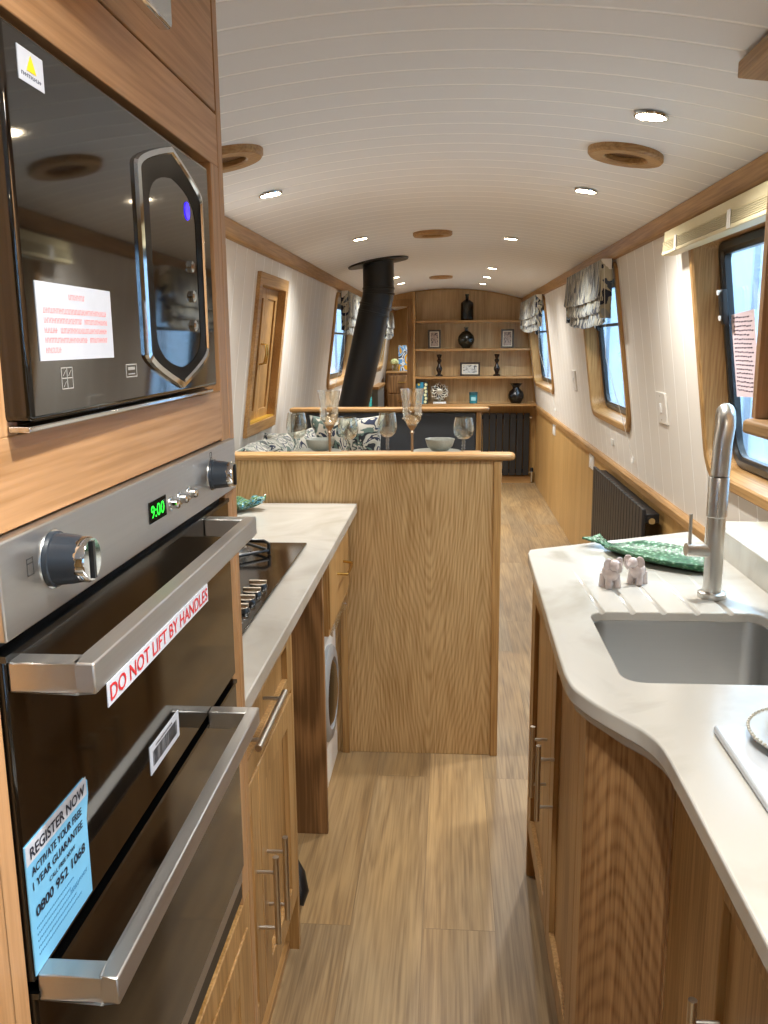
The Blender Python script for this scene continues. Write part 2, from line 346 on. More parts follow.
# windows: (side, y0, y1, z0, z1)
WIN = [(1, 1.66, 2.86, .985, 1.765), (1, 4.07, 5.17, 1.0, 1.775), (1, 7.08, 8.66, 1.0, 1.775), (-1, 6.02, 7.45, 1.1, 1.765), (-1, 9.7, 11.0, 1.1, 1.765),
       (-1, -1.45, -.2, 1.0, 1.765), (1, -1.6, -.28, 1.0, 1.765)]  # these two are added out of view behind the camera, enlarged for daylight
HATCH = (-1, 3.59, 4.21, 1.035, 1.715)
def hole(w, ins=.03, r=.10): return rrect(w[1]+ins, w[2]-ins, w[3]+ins, w[4]-ins, r-ins/2, 6, .05)
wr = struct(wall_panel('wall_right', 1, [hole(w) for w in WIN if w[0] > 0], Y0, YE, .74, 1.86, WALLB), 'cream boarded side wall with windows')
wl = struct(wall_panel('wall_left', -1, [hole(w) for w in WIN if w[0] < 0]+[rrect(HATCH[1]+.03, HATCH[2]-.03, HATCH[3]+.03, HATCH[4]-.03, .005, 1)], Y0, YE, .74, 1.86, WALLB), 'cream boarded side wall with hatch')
for side, par in ((1, wr), (-1, wl)):
    x = XC+side*.885
    b = MB().box(x, x+side*.05, Y0, YE, 0, .78)
    # upright joints of the oak lining
    b.build('oak_lining', OAK_LIN, par)
    # dado rail and cornice
    d = MB().prism([(x-side*.022, .757), (x-side*.026, .79), (x-side*.018, .8), (x+side*.01, .803), (x+side*.01, .757)], 'y', Y0, YE)
    struct(d.build('trim_1' if side > 0 else 'trim_2', OAK_H, bevel=.002))
    p = lambda z, o: XC+side*(hw(z)+o)
    d = MB().prism([(p(1.785, .005), 1.782), (p(1.785, -.02), 1.782), (p(1.8, -.026), 1.79), (p(1.84, -.03), cz(p(1.84, -.03))-.002), (p(1.84, .02), cz(p(1.84, .02))-.002)], 'y', Y0, YE)
    struct(d.build('trim_3' if side > 0 else 'trim_4', OAK_H, bevel=.002))

def frame_loops(w, spec, side=None, r=.10, n=6):
    side = w[0]; out = []
    for ins, off in spec:
        out.append([wp(side, y, z, off) for y, z in rrect(w[1]+ins, w[2]-ins, w[3]+ins, w[4]-ins, max(.012, r-ins/2), n, max(.01, .05-ins/3))])
    return out
for i, w in enumerate(WIN):
    side = w[0]; yc = (w[1]+w[2])/2; zc = (w[3]+w[4])/2
    root = struct(thing('window_%d' % (i+1), None, None, wp(side, yc, w[3])))
    # oak surround with its deep reveal, black metal frame with the rubber seal, the pane
    sb = MB().loft(frame_loops(w, [(0, .004), (0, -.012), (.004, -.016), (.03, -.016), (.036, -.010), (.052, .075), (.03, .08), (.03, .004), (0, .004)]), True, False, False)
    sb.mi = [1 if abs(sum(sb.v[q][2] for q in f)/4-zc)/(w[4]-w[3]) > abs(sum(sb.v[q][1] for q in f)/4-yc)/(w[2]-w[1]) else 0 for f in sb.f]
    sb.build('window_surround', [OAK_V, OAK_H], root, angle=30)
    MB().loft(frame_loops(w, [(.045, .072), (.056, .058), (.075, .058), (.082, .066), (.088, .066), (.088, .085), (.045, .085), (.045, .072)]), True, False, False).build('window_frame', BLACKP, root, angle=30)
    ymid = w[1]+(w[2]-w[1])*.5
    g = frame_loops(w, [(.08, .074), (.08, .079)])
    MB().loft(g).build('pane', WGLASS, root, smooth=False)
    # top hung hopper bar and black swing catch at each upper corner
    za = w[4]-.27
    b = MB()
    for zz in (za,):
        b.loft([[wp(side, y, z, o) for y, z in ((w[1]+.08, zz-.008), (w[2]-.08, zz-.008), (w[2]-.08, zz+.008), (w[1]+.08, zz+.008))] for o in (.062, .072)])
    if i != 0: b.build('glazing_bar', BLACKP, root, bevel=.002)
    b = MB()
    for yy in ((w[2]-.10,) if side > 0 else (w[1]+.10,)):
        l = lambda o, s: [wp(side, yy+dy*s, za+.03+dz*s, o) for dy, dz in ((-.014, -.055), (.014, -.055), (.016, .05), (-.016, .05))]
        b.loft([l(.06, 1), l(.045, 1), l(.038, .7)])
    b.build('window_catch', BLACKP, root, bevel=.003)
    b = MB()
    for dz in (-.035, .04): b.loft([[wp(side, yy+.008*cos(t), za+.03+dz+.008*sin(t), o) for t in [k*pi/5 for k in range(10)]] for o in (.045, .034)])
    b.build('screw_head', WHITEP, root)

# handwritten note stuck to the near pane
nt = MB(); w = WIN[0]
nt.loft([[wp(1, y, z, o) for y, z in ((2.55, 1.265), (2.755, 1.255), (2.76, 1.500), (2.555, 1.51))] for o in (.070, .0706)])
note = tag(nt.build('paper_note', plain('pink_paper', '#e2cfd6', .8), smooth=False), 'pink handwritten note stuck to the inside of the nearest window pane', 'note')
hb = MB(); random.seed(5)
for r in range(18):
    z = 1.488-r*.0125; y = 2.745-random.random()*.008
    while y > 2.575+random.random()*.03:
        l = .006+random.random()*.016; zz = z-(random.random()-.5)*.002
        hb.loft([[wp(1, yy, z2, .0695) for yy, z2 in ((y, zz), (y-l, zz+.001), (y-l, zz+.0048), (y, zz+.0038))] for _ in (0,)]+[[wp(1, yy, z2, .0697) for yy, z2 in ((y, zz), (y-l, zz+.001), (y-l, zz+.0048), (y, zz+.0038))]])
        y -= l+.005
hb.build('handwriting', plain('pen_ink', '#4a3b4c', .7), note, smooth=False)

# ---------------------------------------------------------------- end walls
def arch_poly(x0, x1, zbot, drop=0):
    """polygon x0..x1 from zbot up to the curved ceiling"""
    n = 12; xs = [x0+(x1-x0)*i/n for i in range(n+1)]
    return [(x0, zbot), (x1, zbot)]+[(x, cz(x)-drop) for x in reversed(xs)]
def side_x(side, z): return XC+side*hw(z) if z > .78 else XC+side*.885
# far bulkhead: right of the doorway, header above it
DX = -.40
b = MB()
pr = [(DX, 0), (side_x(1, .1), 0), (side_x(1, .1), .78), (side_x(1, 1.82), 1.82)]+[(x, cz(x)) for x in [side_x(1, 1.82)-(side_x(1, 1.82)-DX)*i/12 for i in range(13)]]
b.prism(pr, 'y', YF, YF+.03)
b.prism([(side_x(-1, 1.78), 1.80), (DX, 1.80)]+[(DX-(DX-side_x(-1, 1.83))*i/6, cz(DX-(DX-side_x(-1, 1.83))*i/6)) for i in range(7)], 'y', YF, YF+.03)
struct(b.build('wall_far', OAK_LIN), 'oak bulkhead behind the shelves')
b = MB().box(DX-.03, DX+.035, YF-.012, YF, 0, 1.83).box(side_x(-1, 1.8), DX+.035, YF-.014, YF, 1.77, 1.84)
struct(b.build('door_1', OAK_V, bevel=.003), 'oak doorway surround beside the shelves')
b = MB().prism([(side_x(-1, .1), 0), (side_x(1, .1), 0), (side_x(1, .1), .78), (side_x(1, 1.82), 1.82)]+[(x, cz(x)) for x in [side_x(1, 1.82)-(side_x(1, 1.82)-side_x(-1, 1.82))*i/16 for i in range(17)]]+[(side_x(-1, 1.82), 1.82), (side_x(-1, .1), .78)], 'y', YE, YE+.04)
struct(b.build('wall_far_cabin', OAK_LIN))
b = MB().prism([(side_x(-1, .1), 0), (side_x(1, .1), 0), (side_x(1, .1), .78), (side_x(1, 1.82), 1.82)]+[(x, cz(x)) for x in [side_x(1, 1.82)-(side_x(1, 1.82)-side_x(-1, 1.82))*i/16 for i in range(17)]]+[(side_x(-1, 1.82), 1.82), (side_x(-1, .1), .78)], 'y', Y0-.04, Y0)
struct(b.build('wall_back', OAK_LIN))

# ---------------------------------------------------------------- exterior, seen through the panes
struct(MB().box(-14, 14, -14, 62, -.6, -.55).build('ground', plain('pale_concrete', '#b9bec0', .8)))
PANELW = plain('white_sheeting', '#b4c6d6', .7)
for s_, lab in ((1, 'pale sheeted shed wall outside the right hand windows'), (-1, 'pale sheeted shed wall outside the left hand window')):
    sh = thing('shed_wall', lab, 'wall', (s_*4.2, 5, -.55))
    b = MB().box(s_*4.2, s_*4.25, -12, 60, -.55, 3.6); b.build('sheeting', PANELW, sh)
    b = MB()
    for k in range(24): b.box(s_*4.12, s_*4.2, -7+k*2.8, -6.93+k*2.8, -.55, 3.3)
    b.build('frame', plain('grey_steel_frame', '#8fa0ae', .5), sh)

# ---------------------------------------------------------------- island back panel / breakfast bar
bar = thing('breakfast_bar', 'oak veneered bar panel with rounded oak top closing off the galley', 'bar', (-.3, 2.87, 0))
MB().box(-.86, .166, 2.857, 2.885, 0, 1.043).build('back_panel', OAK_ISL, bar, bevel=.002)
MB().box(.146, .172, 2.848, 2.892, 0, 1.0435).build('corner_post', OAK_V, bar, bevel=.003)
MB().box(-.372, -.346, 2.845, 2.857, 0, .87).build('corner_post', OAK_V, bar, bevel=.002)
poly = [(-.86, 2.838)]+[(.188+.028*sin(a), 2.866-.028*cos(a)) for a in [k*pi/10 for k in range(6)]]+[(.188+.028*cos(a), 2.880+.028*sin(a)) for a in [k*pi/10 for k in range(6)]]+[(-.86, 2.908)]
MB().prism(poly, 'z', 1.044, 1.067).build('bar_top', OAK_X, bar, bevel=.009, seg=4)

# ---------------------------------------------------------------- handles, doors
def bar_handle(parent, axis, c, length, out, r=.006, name='handle', mat=None, inset=.03):
    """bar handle: c = centre on the door face, out = signed stand-off along X"""
    b = MB(); x = c[0]+out
    e = Vector((0, 1, 0)) if axis == 'y' else Vector((0, 0, 1)); p = Vector((x, c[1], c[2]))
    b.tube([p-e*length/2, p+e*length/2], r, 14)
    for s in (-1, 1):
        q = p+e*s*(length/2-inset); b.tube([q-Vector((out, 0, 0)), q], r*.62, 10)
    return b.build(name, mat or NICKEL, parent)
def shaker(parent, X, y0, y1, z0, z1, s, name='door', fw=.055, t=.02, mat=OAK_V, gap=.0015):
    """frame and panel front; s = direction it faces along X"""
    y0 += gap; y1 -= gap; z0 += gap; z1 -= gap
    b = MB(); xi = X-s*t
    for (a, c_, d, e) in ((y0, y0+fw, z0, z1), (y1-fw, y1, z0, z1), (y0+fw, y1-fw, z0, z0+fw), (y0+fw, y1-fw, z1-fw, z1)): b.box(X, xi, a, c_, d, e)
    # chamfered inner edge
    o = b.build(name, mat, parent, bevel=.0018)
    p = MB().box(X-s*.011, xi, y0+fw-.002, y1-fw+.002, z0+fw-.002, z1-fw+.002); p.build('panel', mat, o)
    return o

# ---------------------------------------------------------------- tall oven housing (left)
XH = -.283
hs = thing('oven_housing', 'tall oak housing holding the microwave above the double oven', 'cabinet', (-.57, .79, 0))
def pan(y0, y1): 
    top = [(x, cz(x)-.003) for x in [-.283-(.755-.283)*i/8 for i in range(9)]]
    return MB().prism([(-.283, 0)]+top+[(-.80, 1.3), (-.86, .8), (-.86, 0)], 'y', y0, y1)
pan(1.105, 1.126).build('side_panel', OAK_PALEV, hs, bevel=.001)
pan(.46, .478).build('side_panel', OAK_PALEV, hs, bevel=.001)
MB().box(-.303, XH, .478, .498, .1, 1.372).box(-.303, XH, .478, .553, 1.372, 1.64).build('stile', OAK_PALEV, hs, bevel=.001)
MB().box(-.303, XH, 1.068, 1.103, .66, 1.64).build('stile', OAK_PALEV, hs, bevel=.001)
MB().box(-.303, XH, .498, 1.068, 1.312, 1.372).build('middle_rail', OAK_PALE, hs, bevel=.001)
MB().box(-.303, XH, .478, 1.103, 1.640, 1.7).build('upper_rail', OAK_PALE, hs, bevel=.001)
MB().box(-.80, -.303, .478, 1.103, 1.352, 1.37).build('microwave_shelf', OAK_PALE, hs)
MB().box(-.80, -.303, .478, 1.103, 1.64, 1.655).build('upper_shelf', OAK_PALE, hs)
MB().box(-.79, -.77, .478, 1.103, .1, 1.64).build('back_panel', OAK_PALE, hs)
MB().box(-.80, -.303, .478, 1.103, .64, .658).build('oven_shelf', OAK_PALE, hs)
ud = MB().box(-.303, XH, .482, 1.101, 1.703, 1.905).build('upper_door', OAK_PALE, hs, bevel=.0015)
b = MB(); b.tube([(-.283, .745, 1.711), (-.249, .745, 1.711)], .006, 12); b.tube([(-.283, .60, 1.711), (-.249, .60, 1.711)], .006, 12)
b.box(-.252, -.239, .54, .80, 1.694, 1.722); b.build('handle', CHROME, ud, bevel=.004)
ld = MB().box(-.303, XH, .482, 1.101, .12, .66).build('lower_door', OAK_V, hs, bevel=.0015)
shaker(hs, XH+.003, .50, 1.08, .13, .62, 1, 'lower_panel', fw=.06, t=.006)
MB().box(-.36, -.345, .46, 1.122, 0, .12).build('plinth', OAK_H, hs)

# ---------------------------------------------------------------- microwave
XM = -.268
mw = thing('microwave', 'black glass built-in microwave with a long hexagonal chrome ringed handle', 'microwave', (-.5, .78, 1.372))
MB().box(-.70, -.29, .56, 1.06, 1.378, 1.63).build('casing', BLACKM, mw, bevel=.004)
dr = MB().box(-.292, XM, .543, 1.014, 1.381, 1.622).build('door', BLACKGLASS, mw, bevel=.004, seg=3)
b = MB()
for y_ in (.56, 1.03): MB().lathe([(.012, 0), (.012, .007)], (-.33, y_, 1.371)).build('foot', BLACKP, mw)
MB().box(-.285, -.270, .543, 1.003, 1.3745, 1.3785).build('lower_trim', CHROME, mw, bevel=.001)
def hexloop(yc, zc, w, h, tip, r=.03, x=0):
    """tall ring outline with pointed top and bottom and rounded shoulders"""
    pts = []; q = []
    for k in range(8):
        t = k/7; p0, p1, p2 = (w/2, h/2-tip-r), (w/2, h/2-tip*1.0), (0, h/2)
        q.append(tuple((1-t)**2*p0[i]+2*t*(1-t)*p1[i]+t*t*p2[i] for i in (0, 1)))
    for sy, sz in ((1, 1), (-1, 1), (-1, -1), (1, -1)):
        sh = [(sy*a, sz*b_) for a, b_ in q]
        pts += sh if sy*sz > 0 else sh[::-1]
    # remove the repeated tips
    out = []
    for p in pts:
        if not out or (abs(p[0]-out[-1][0])+abs(p[1]-out[-1][1])) > 1e-6: out.append(p)
    if abs(out[0][0]-out[-1][0])+abs(out[0][1]-out[-1][1]) < 1e-6: out.pop()
    return [(x, yc+a, zc+c_) for a, c_ in out]
yc, zc = .870, 1.5005
L1 = hexloop(yc, zc, .208, .229, .024, .010, x=XM+.0002)
L2 = hexloop(yc, zc, .207, .228, .024, .010, x=-.2645)
L3 = hexloop(yc, zc, .196, .218, .022, .010, x=-.2635)
L4 = hexloop(yc, zc, .193, .215, .022, .010, x=-.2655)
hnd = MB().loft([L1, L2, L3, L4], True, False, False).build('handle', CHROME, mw, angle=25)
L5 = hexloop(yc+.006, zc-.004, .150, .180, .006, .028, x=XM+.0004)
MB().loft([L4, L5], True, False, False).build('handle_recess', plain('gloss_black', '#020407', .25, ior=1.12, var=0), hnd, angle=30)
MB().lathe([(.0001, 0), (.008, .0005), (.0085, -.001)], (-.2675, .922, 1.563), axis='x', n=16, sy=1.1).build('indicator_light', plain('blue_light', '#2a1cff', .3, emit='#2a18ff', estr=1.0), mw)
for z_ in (1.508, 1.478, 1.448): MB().lathe([(.0001, .004), (.004, .004), (.006, .0025), (.006, 0)], (-.2678, .925, z_), axis='x', n=12).build('button', CHROME, mw)
F = lambda X: (lambda u, v: (X, u, v))
st = tag(MB().box(XM, XM+.0006, .560, .690, 1.4195, 1.4705).build('paper_label', CARD, mw), 'white paper label with five lines of faint red print')
RED = plain('faint_red_print', '#e59a9c', .7)
b = MB(); random.seed(3)
def word(b, X, y, z, w, h):
    """one tiny illegible printed word: upright strokes with a few crossbars"""
    n = max(2, int(w/.0024)); 
    for k in range(n):
        yy = y+k*w/n; b.box(X, X+.0002, yy, yy+.0009, z, z+h)
        zz = z+random.choice((0, .45, .8))*h; b.box(X, X+.0002, yy, yy+w/n*.8, zz, zz+h*.2)
word(b, XM+.0006, .611, 1.4605, .028, .0036)
for r, ws in enumerate(([.11], [.062, .044], [.02, .084], [.07, .034], [.024])):
    y = .569
    for w_ in ws: word(b, XM+.0006, y, 1.4505-r*.0065, w_, .0036); y += w_+.005
b.build('faint_print', RED, st, smooth=False)
st = tag(MB().box(XM, XM+.0006, .5625, .598, 1.591, 1.611).build('warning_sticker', CARD, mw), 'small silver sticker with a yellow warning triangle')
MB().prism([(.5735, 1.5985), (.5865, 1.5985), (.580, 1.6085)], 'x', XM+.0006, XM+.001).build('warning_triangle', plain('warning_yellow', '#f0cf1c', .5), st)
b = MB(); word(b, XM+.0006, .566, 1.5945, .028, .0022); b.build('print', plain('grey_print', '#5a6070', .7), st, smooth=False)
ICON = plain('grey_icon_print', '#9a9a95', .5)
b = MB()
def outline(b, X, y0, y1, z0, z1, t=.0009): b.box(X, X+.0003, y0, y1, z0, z0+t).box(X, X+.0003, y0, y1, z1-t, z1).box(X, X+.0003, y0, y0+t, z0, z1).box(X, X+.0003, y1-t, y1, z0, z1)
outline(b, XM, .716, .742, 1.4025, 1.4135); b.box(XM, XM+.0003, .721, .737, 1.4085, 1.411).box(XM, XM+.0003, .721, .737, 1.4048, 1.4057)
b.build('printed_icon', ICON, mw, smooth=False)
b = MB(); outline(b, XM, .590, .609, 1.3995, 1.4145, .0007); b.box(XM, XM+.0003, .590, .609, 1.4067, 1.4074).box(XM, XM+.0003, .5991, .5999, 1.3995, 1.4145)
for y_, z_ in ((.592, 1.4085), (.601, 1.4085), (.592, 1.401)): b.add([(XM+.0003, y_, z_), (XM+.0003, y_+.001, z_), (XM+.0003, y_+.006, z_+.004), (XM+.0003, y_+.005, z_+.004)], [(0, 1, 2, 3)])
b.build('printed_icon', ICON, mw, smooth=False)

mw.rotation_euler = (0, 0, .0125); mw.location.y -= .008

# ---------------------------------------------------------------- double oven
ov = thing('double_oven', 'built-in steel and brown glass double oven with two flat steel handles', 'oven', (-.5, .79, .66))
MB().box(-.76, -.30, .515, 1.065, .70, 1.30).build('casing', BLACKM, ov)
MB().box(-.300, -.276, .500, 1.100, 1.246, 1.310).build('control_panel', STEEL, ov, bevel=.0015)
XP = -.276
def knob(y, z, r, l):
    k = MB(); n = 48; ls = []
    for h, rr, fl in ((0, r*1.06, 0), (.004, r*1.06, 0), (.0045, r, 1), (l*.7, r*.93, 1), (l, r*.86, 1)):
        ls.append([(XP+h, y+rr*(1-fl*.05*max(0, cos(9*t))**8)*cos(t), z+rr*(1-fl*.05*max(0, cos(9*t))**8)*sin(t)) for t in [2*pi*q/n for q in range(n)]])
    k.loft(ls); o = k.build('knob', plain('knob_grey', '#2c343d', .28), ov, angle=40)
    MB().lathe([(r*.87, l-.002), (r*.87, l+.0035), (r*.80, l+.0055), (.0001, l+.0055)], (XP, y, z), axis='x', n=28).build('knob_cap', CHROME, o)
    MB().box(XP+l+.005, XP+l+.0072, y-.002, y+.002, z-r*.72, z+r*.72).build('pointer', BLACKP, o)
    MB().lathe([(r*1.13, .0), (r*1.13, .001), (r*1.06, .0011)], (XP, y, z), axis='x', n=32).build('knob_ring', CHROME, o)
knob(.572, 1.283, .0185, .023); knob(.985, 1.280, .0165, .022)
dp = MB().box(XP, XP+.001, .768, .816, 1.266, 1.286).build('display', BLACKGLASS, ov)
lettering(dp, '9:00', F(XP+.0012), .772, 1.270, .037, .012, plain('green_digits', '#20e030', .5, emit='#18ff30', estr=.8), 'digits')
for y_ in (.831, .861, .893): MB().lathe([(.0075, 0), (.0075, .0015), (.005, .002), (.005, .008), (.0038, .0095), (.0001, .0098)], (XP, y_, 1.274), axis='x', n=18).build('button', CHROME, ov)
b = MB()
DKI = plain('dark_icon_print', '#3a3a3a', .5)
outline(b, XP, .981, .989, 1.299, 1.306, .0008); b.build('printed_icon', DKI, ov, smooth=False)
b = MB(); outline(b, XP, .534, .543, 1.280, 1.292, .0008); b.box(XP, XP+.0003, .534, .543, 1.288, 1.2888); b.build('printed_icon', DKI, ov, smooth=False)
MB().box(-.300, -.29, .500, 1.065, 1.236, 1.2455).build('vent_gap', BLACKM, ov)
def oven_door(z0, z1, hz, ye):
    d = MB().box(-.298, -.279, .500, 1.066, z0, z1).build('door', OVENGLASS, ov, bevel=.002)
    MB().box(-.2985, -.2775, .500, 1.066, z1-.0015, z1+.003).build('door_edge_trim', plain('dark_steel', '#55585a', .25, metal=1, var=0), d)
    b = MB().box(-.2345, -.222, .503, ye, hz-.010, hz+.011).box(-.279, -.2345, .503, .520, hz-.010, hz+.011).box(-.279, -.2345, ye-.017, ye, hz-.010, hz+.011)
    b.build('handle', STEEL, d, bevel=.0015)
    return d
d1 = oven_door(1.003, 1.2345, 1.222, .972); d2 = oven_door(.722, .992, .997, .950)
MB().box(-.298, -.282, .500, 1.066, .698, .720).build('lower_trim', STEEL, ov, bevel=.001)
MB().box(-.298, -.284, .500, 1.068, .672, .697).build('lower_vent', BLACKM, ov, bevel=.001)
# the warning strip hanging from the upper handle
XS = -.2215
st = tag(MB().box(XS, XS+.0006, .518, .757, 1.197, 1.2135).build('warning_strip', CARD, d1), 'white strip reading do not lift by handles in red')
lettering(ov, 'DO NOT LIFT BY HANDLES', F(XS+.001), .522, 1.1995, .232, .0115, plain('red_print', '#c02028', .5), 'strip_lettering', .012)
st = tag(MB().box(-.279, -.2783, .739, .826, 1.030, 1.058).build('barcode_label', CARD, ov), 'white barcode label on the upper oven door')
b = MB(); random.seed(8); y = .746
while y < .818:
    w_ = random.choice((.0008, .0014, .002)); b.box(-.2783, -.2780, y, y+w_, 1.036, 1.051); y += w_+random.choice((.001, .0016))
word(b, -.2783, .755, 1.0525, .05, .0022)
b.build('bars', BLACKP, st, smooth=False)
BLUEC = plain('light_blue_card', '#6fb4dc', .5)
pts = [(.499+.0, 1.104), (.594, 1.104), (.6, 1.099), (.6, 1.088), (.597, 1.08), (.594, 1.07), (.594, 1.008), (.499, 1.008)]
pts = [(y+.002, z) for y, z in pts]
st = tag(MB().prism(pts, 'x', -.279, -.2782).build('guarantee_card', BLUEC, ov, smooth=False), 'light blue guarantee registration card with a white heading band')
MB().box(-.2782, -.2780, .502, .599, 1.089, 1.1035).build('heading_band', CARD, st)
INK = plain('navy_print', '#10182c', .6); X_ = F(-.2776)
for tx, y_, z_, w_, h_ in (('REGISTER NOW', .507, 1.0915, .088, .0085), ('ACTIVATE YOUR FREE', .507, 1.079, .080, .0062), ('1 YEAR GUARANTEE', .507, 1.0685, .080, .0062), ('CALL FREE NOW', .530, 1.0600, .042, .0036), ('0800 952 1068', .508, 1.0475, .080, .0082)):
    lettering(st, tx, X_, y_, z_, w_, h_, INK, 'lettering', .02)
b = MB(); random.seed(9)
for r in range(5): word(b, -.2782, .508, 1.039-r*.005, .05+.02*random.random(), .0014)
word(b, -.2782, .56, 1.03, .03, .003)
b.build('small_print', plain('blue_small_print', '#3f7fae', .6), st, smooth=False)

# ---------------------------------------------------------------- left base cabinet and worktop
XB = -.33
bc = thing('base_cabinet', 'oak base cabinet with a drawer over two doors under the left worktop', 'cabinet', (-.58, 1.42, 0))
MB().box(-.85, XB-.02, 1.128, 1.143, .09, .868).build('side_panel', OAK_V, bc)
MB().box(-.85, XB, 1.712, 1.732, .09, .868).box(-.85, XB-.045, 1.712, 1.732, 0, .09).build('side_panel', OAK_V, bc, bevel=.001)
MB().box(-.85, XB-.022, 1.143, 1.712, .09, .11).build('bottom_panel', OAK_H, bc)
MB().box(-.85, -.84, 1.128, 1.732, .09, .868).build('back_panel', OAK_H, bc)
MB().box(XB-.065, XB-.05, 1.128, 1.712, 0, .22).build('plinth', OAK_V, bc)
dw = shaker(bc, XB, 1.13, 1.712, .71, .862, 1, 'drawer', fw=.04)
bar_handle(dw, 'y', (XB, 1.36, .806), .225, .034, .0058)
a_ = shaker(bc, XB, 1.13, 1.385, .225, .705, 1); bar_handle(a_, 'z', (XB, 1.345, .472), .168, .034, .0055)
a_ = shaker(bc, XB, 1.385, 1.712, .225, .705, 1); bar_handle(a_, 'z', (XB, 1.430, .458), .168, .034, .0055)
# bay end panel
pn = MB().box(-.85, -.352, 2.325, 2.345, 0, .868).build('end_panel', OAK_RED, None, bevel=.002, at=(-.6, 2.33, 0)); tag(pn, 'oak end panel standing between the open bay and the washing machine', 'panel')
wt = MB().box(-.862, -.306, 1.124, 2.845, .870, .900)
tag(wt.build('worktop', TOP, None, bevel=.003, seg=3, at=(-.58, 2, .87)), 'cream stone worktop along the left with the gas hob set in it', 'worktop')
cab = thing('appliance_cabinet', 'oak drawer cabinet over the washing machine beside the bar', 'cabinet', (-.6, 2.6, .6))
MB().box(-.85, -.34, 2.347, 2.365, .606, .868).build('side_panel', OAK_V, cab)
MB().box(-.85, -.34, 2.365, 2.843,   .606, .622).build('bottom_panel', OAK_H, cab)
dw = MB().box(-.355, -.335, 2.35, 2.843, .625, .864).build('drawer', OAK_V, cab, bevel=.002)
b = MB(); b.tube([(-.335, 2.52, .745), (-.305, 2.525, .742), (-.303, 2.56, .742), (-.303, 2.63, .742), (-.305, 2.665, .742), (-.335, 2.67, .745)], .0042, 10); b.build('handle', BRASS, dw)
# washing machine
wm = thing('washing_machine', 'white front loading washing machine tucked under the far end of the worktop', 'washing machine', (-.6, 2.6, 0))
MB().box(-.84, -.387, 2.37, 2.84, .0, .588).build('body', WHITEP, wm, bevel=.01, seg=3)
MB().lathe([(.15, 0), (.155, .012), (.145, .020), (.115, .022), (.11, .012)], (-.387, 2.60, .33), axis='x', n=36).build('door_ring', plain('grey_plastic_ring', '#8f9396', .3), wm)
MB().lathe([(.112, .012), (.09, .024), (.05, .030), (.0001, .032)], (-.387, 2.60, .33), axis='x', n=30).build('door_glass', BLACKGLASS, wm)
MB().box(-.387, -.384, 2.385, 2.82, .50, .57).build('control_panel', plain('pale_grey_plastic', '#d0d2d2', .4), wm, bevel=.001)
MB().lathe([(.024, 0), (.022, .014), (.0001, .015)], (-.384, 2.63, .535), axis='x', n=20).build('dial', WHITEP, wm)
b = MB(); random.seed(4)
b.grid(lambda u, v: (-.386+.03*v+.012*random.random(), 2.50+.32*u+.02*random.random(), .592+.022*random.random()-.05*v), 10, 4)
tag(b.build('plastic_wrapping', thin_glass('clear_wrap', (.92, .94, .96), refl=.6, base=.25), None, solid=.0008, at=(-.34, 2.6, .58)), 'crumpled clear plastic on top of the washing machine', 'wrapping')
# black hose end on the floor of the bay
b = MB(); pts = [(-.50, 2.10, .10), (-.45, 2.06, .115), (-.412, 2.03, .105), (-.388, 2.005, .078), (-.376, 1.985, .045), (-.380, 1.965, .020)]
b.tube(pts, [.018, .020, .022, .024, .023, .016], 16)
tag(b.build('hose', plain('black_rubber', '#141517', .35), None, at=(-.44, 2.0, 0)), 'curved black rubber hose end on the floor under the left worktop', 'hose')

# hob
hb = thing('gas_hob', 'black glass gas hob set into the left worktop with steel topped knobs', 'hob', (-.6, 1.86, .9))
MB().box(-.84, -.377, 1.49, 2.236, .9005, .9065).build('glass_plate', HOBGLASS, hb, bevel=.0015)
for y_ in (1.635, 1.695, 1.750, 1.808):
    k = MB().lathe([(.021, 0), (.0195, .006), (.018, .008)], (-.415, y_, .9065), n=28).build('knob', BLACKP, hb)
    MB().lathe([(.0185, .008), (.0185, .0095), (.0001, .0095)], (-.415, y_, .9065), n=28).box(-.434, -.396, y_-.004, y_+.004, .915, .922).build('knob_top', plain('champagne_steel', '#cfc5b4', .3, metal=1, var=0), k, bevel=.001)
def burner(x, y, r):
    k = MB().lathe([(r*1.15, 0), (r*1.1, .006), (r, .010), (r*.95, .018), (.0001, .019)], (x, y, .9065), n=32).build('burner', plain('burner_grey', '#6a655d', .4, metal=.7), hb)
    MB().lathe([(r*.8, .019), (r*.78, .025), (.0001, .026)], (x, y, .9065), n=28).build('burner_cap', BLACKM, k)
    g = MB(); s = r+.055
    for a in range(4):
        t = a*pi/2; dx, dy = cos(t), sin(t)
        g.tube([(x+dx*s, y+dy*s, .908), (x+dx*s, y+dy*s, .935), (x+dx*(s-.012), y+dy*(s-.012), .942), (x+dx*r*.35, y+dy*r*.35, .942)], .0048, 8)
        t2 = (a+1)*pi/2; g.tube([(x+dx*s, y+dy*s, .918), (x+cos(t2)*s, y+sin(t2)*s, .918)], .0042, 8)
    g.build('pan_support', BLACKM, hb)
burner(-.548, 2.10, .042); burner(-.70, 1.66, .03); burner(-.76, 2.14, .022)
b = MB()
for k in range(4): b.lathe([(.0022, 0), (.0022, .0003), (.00001, .0003)], (-.392, 1.54+.02*k, .9066), n=8)
b.build('printed_dots', ICON, hb, smooth=False)

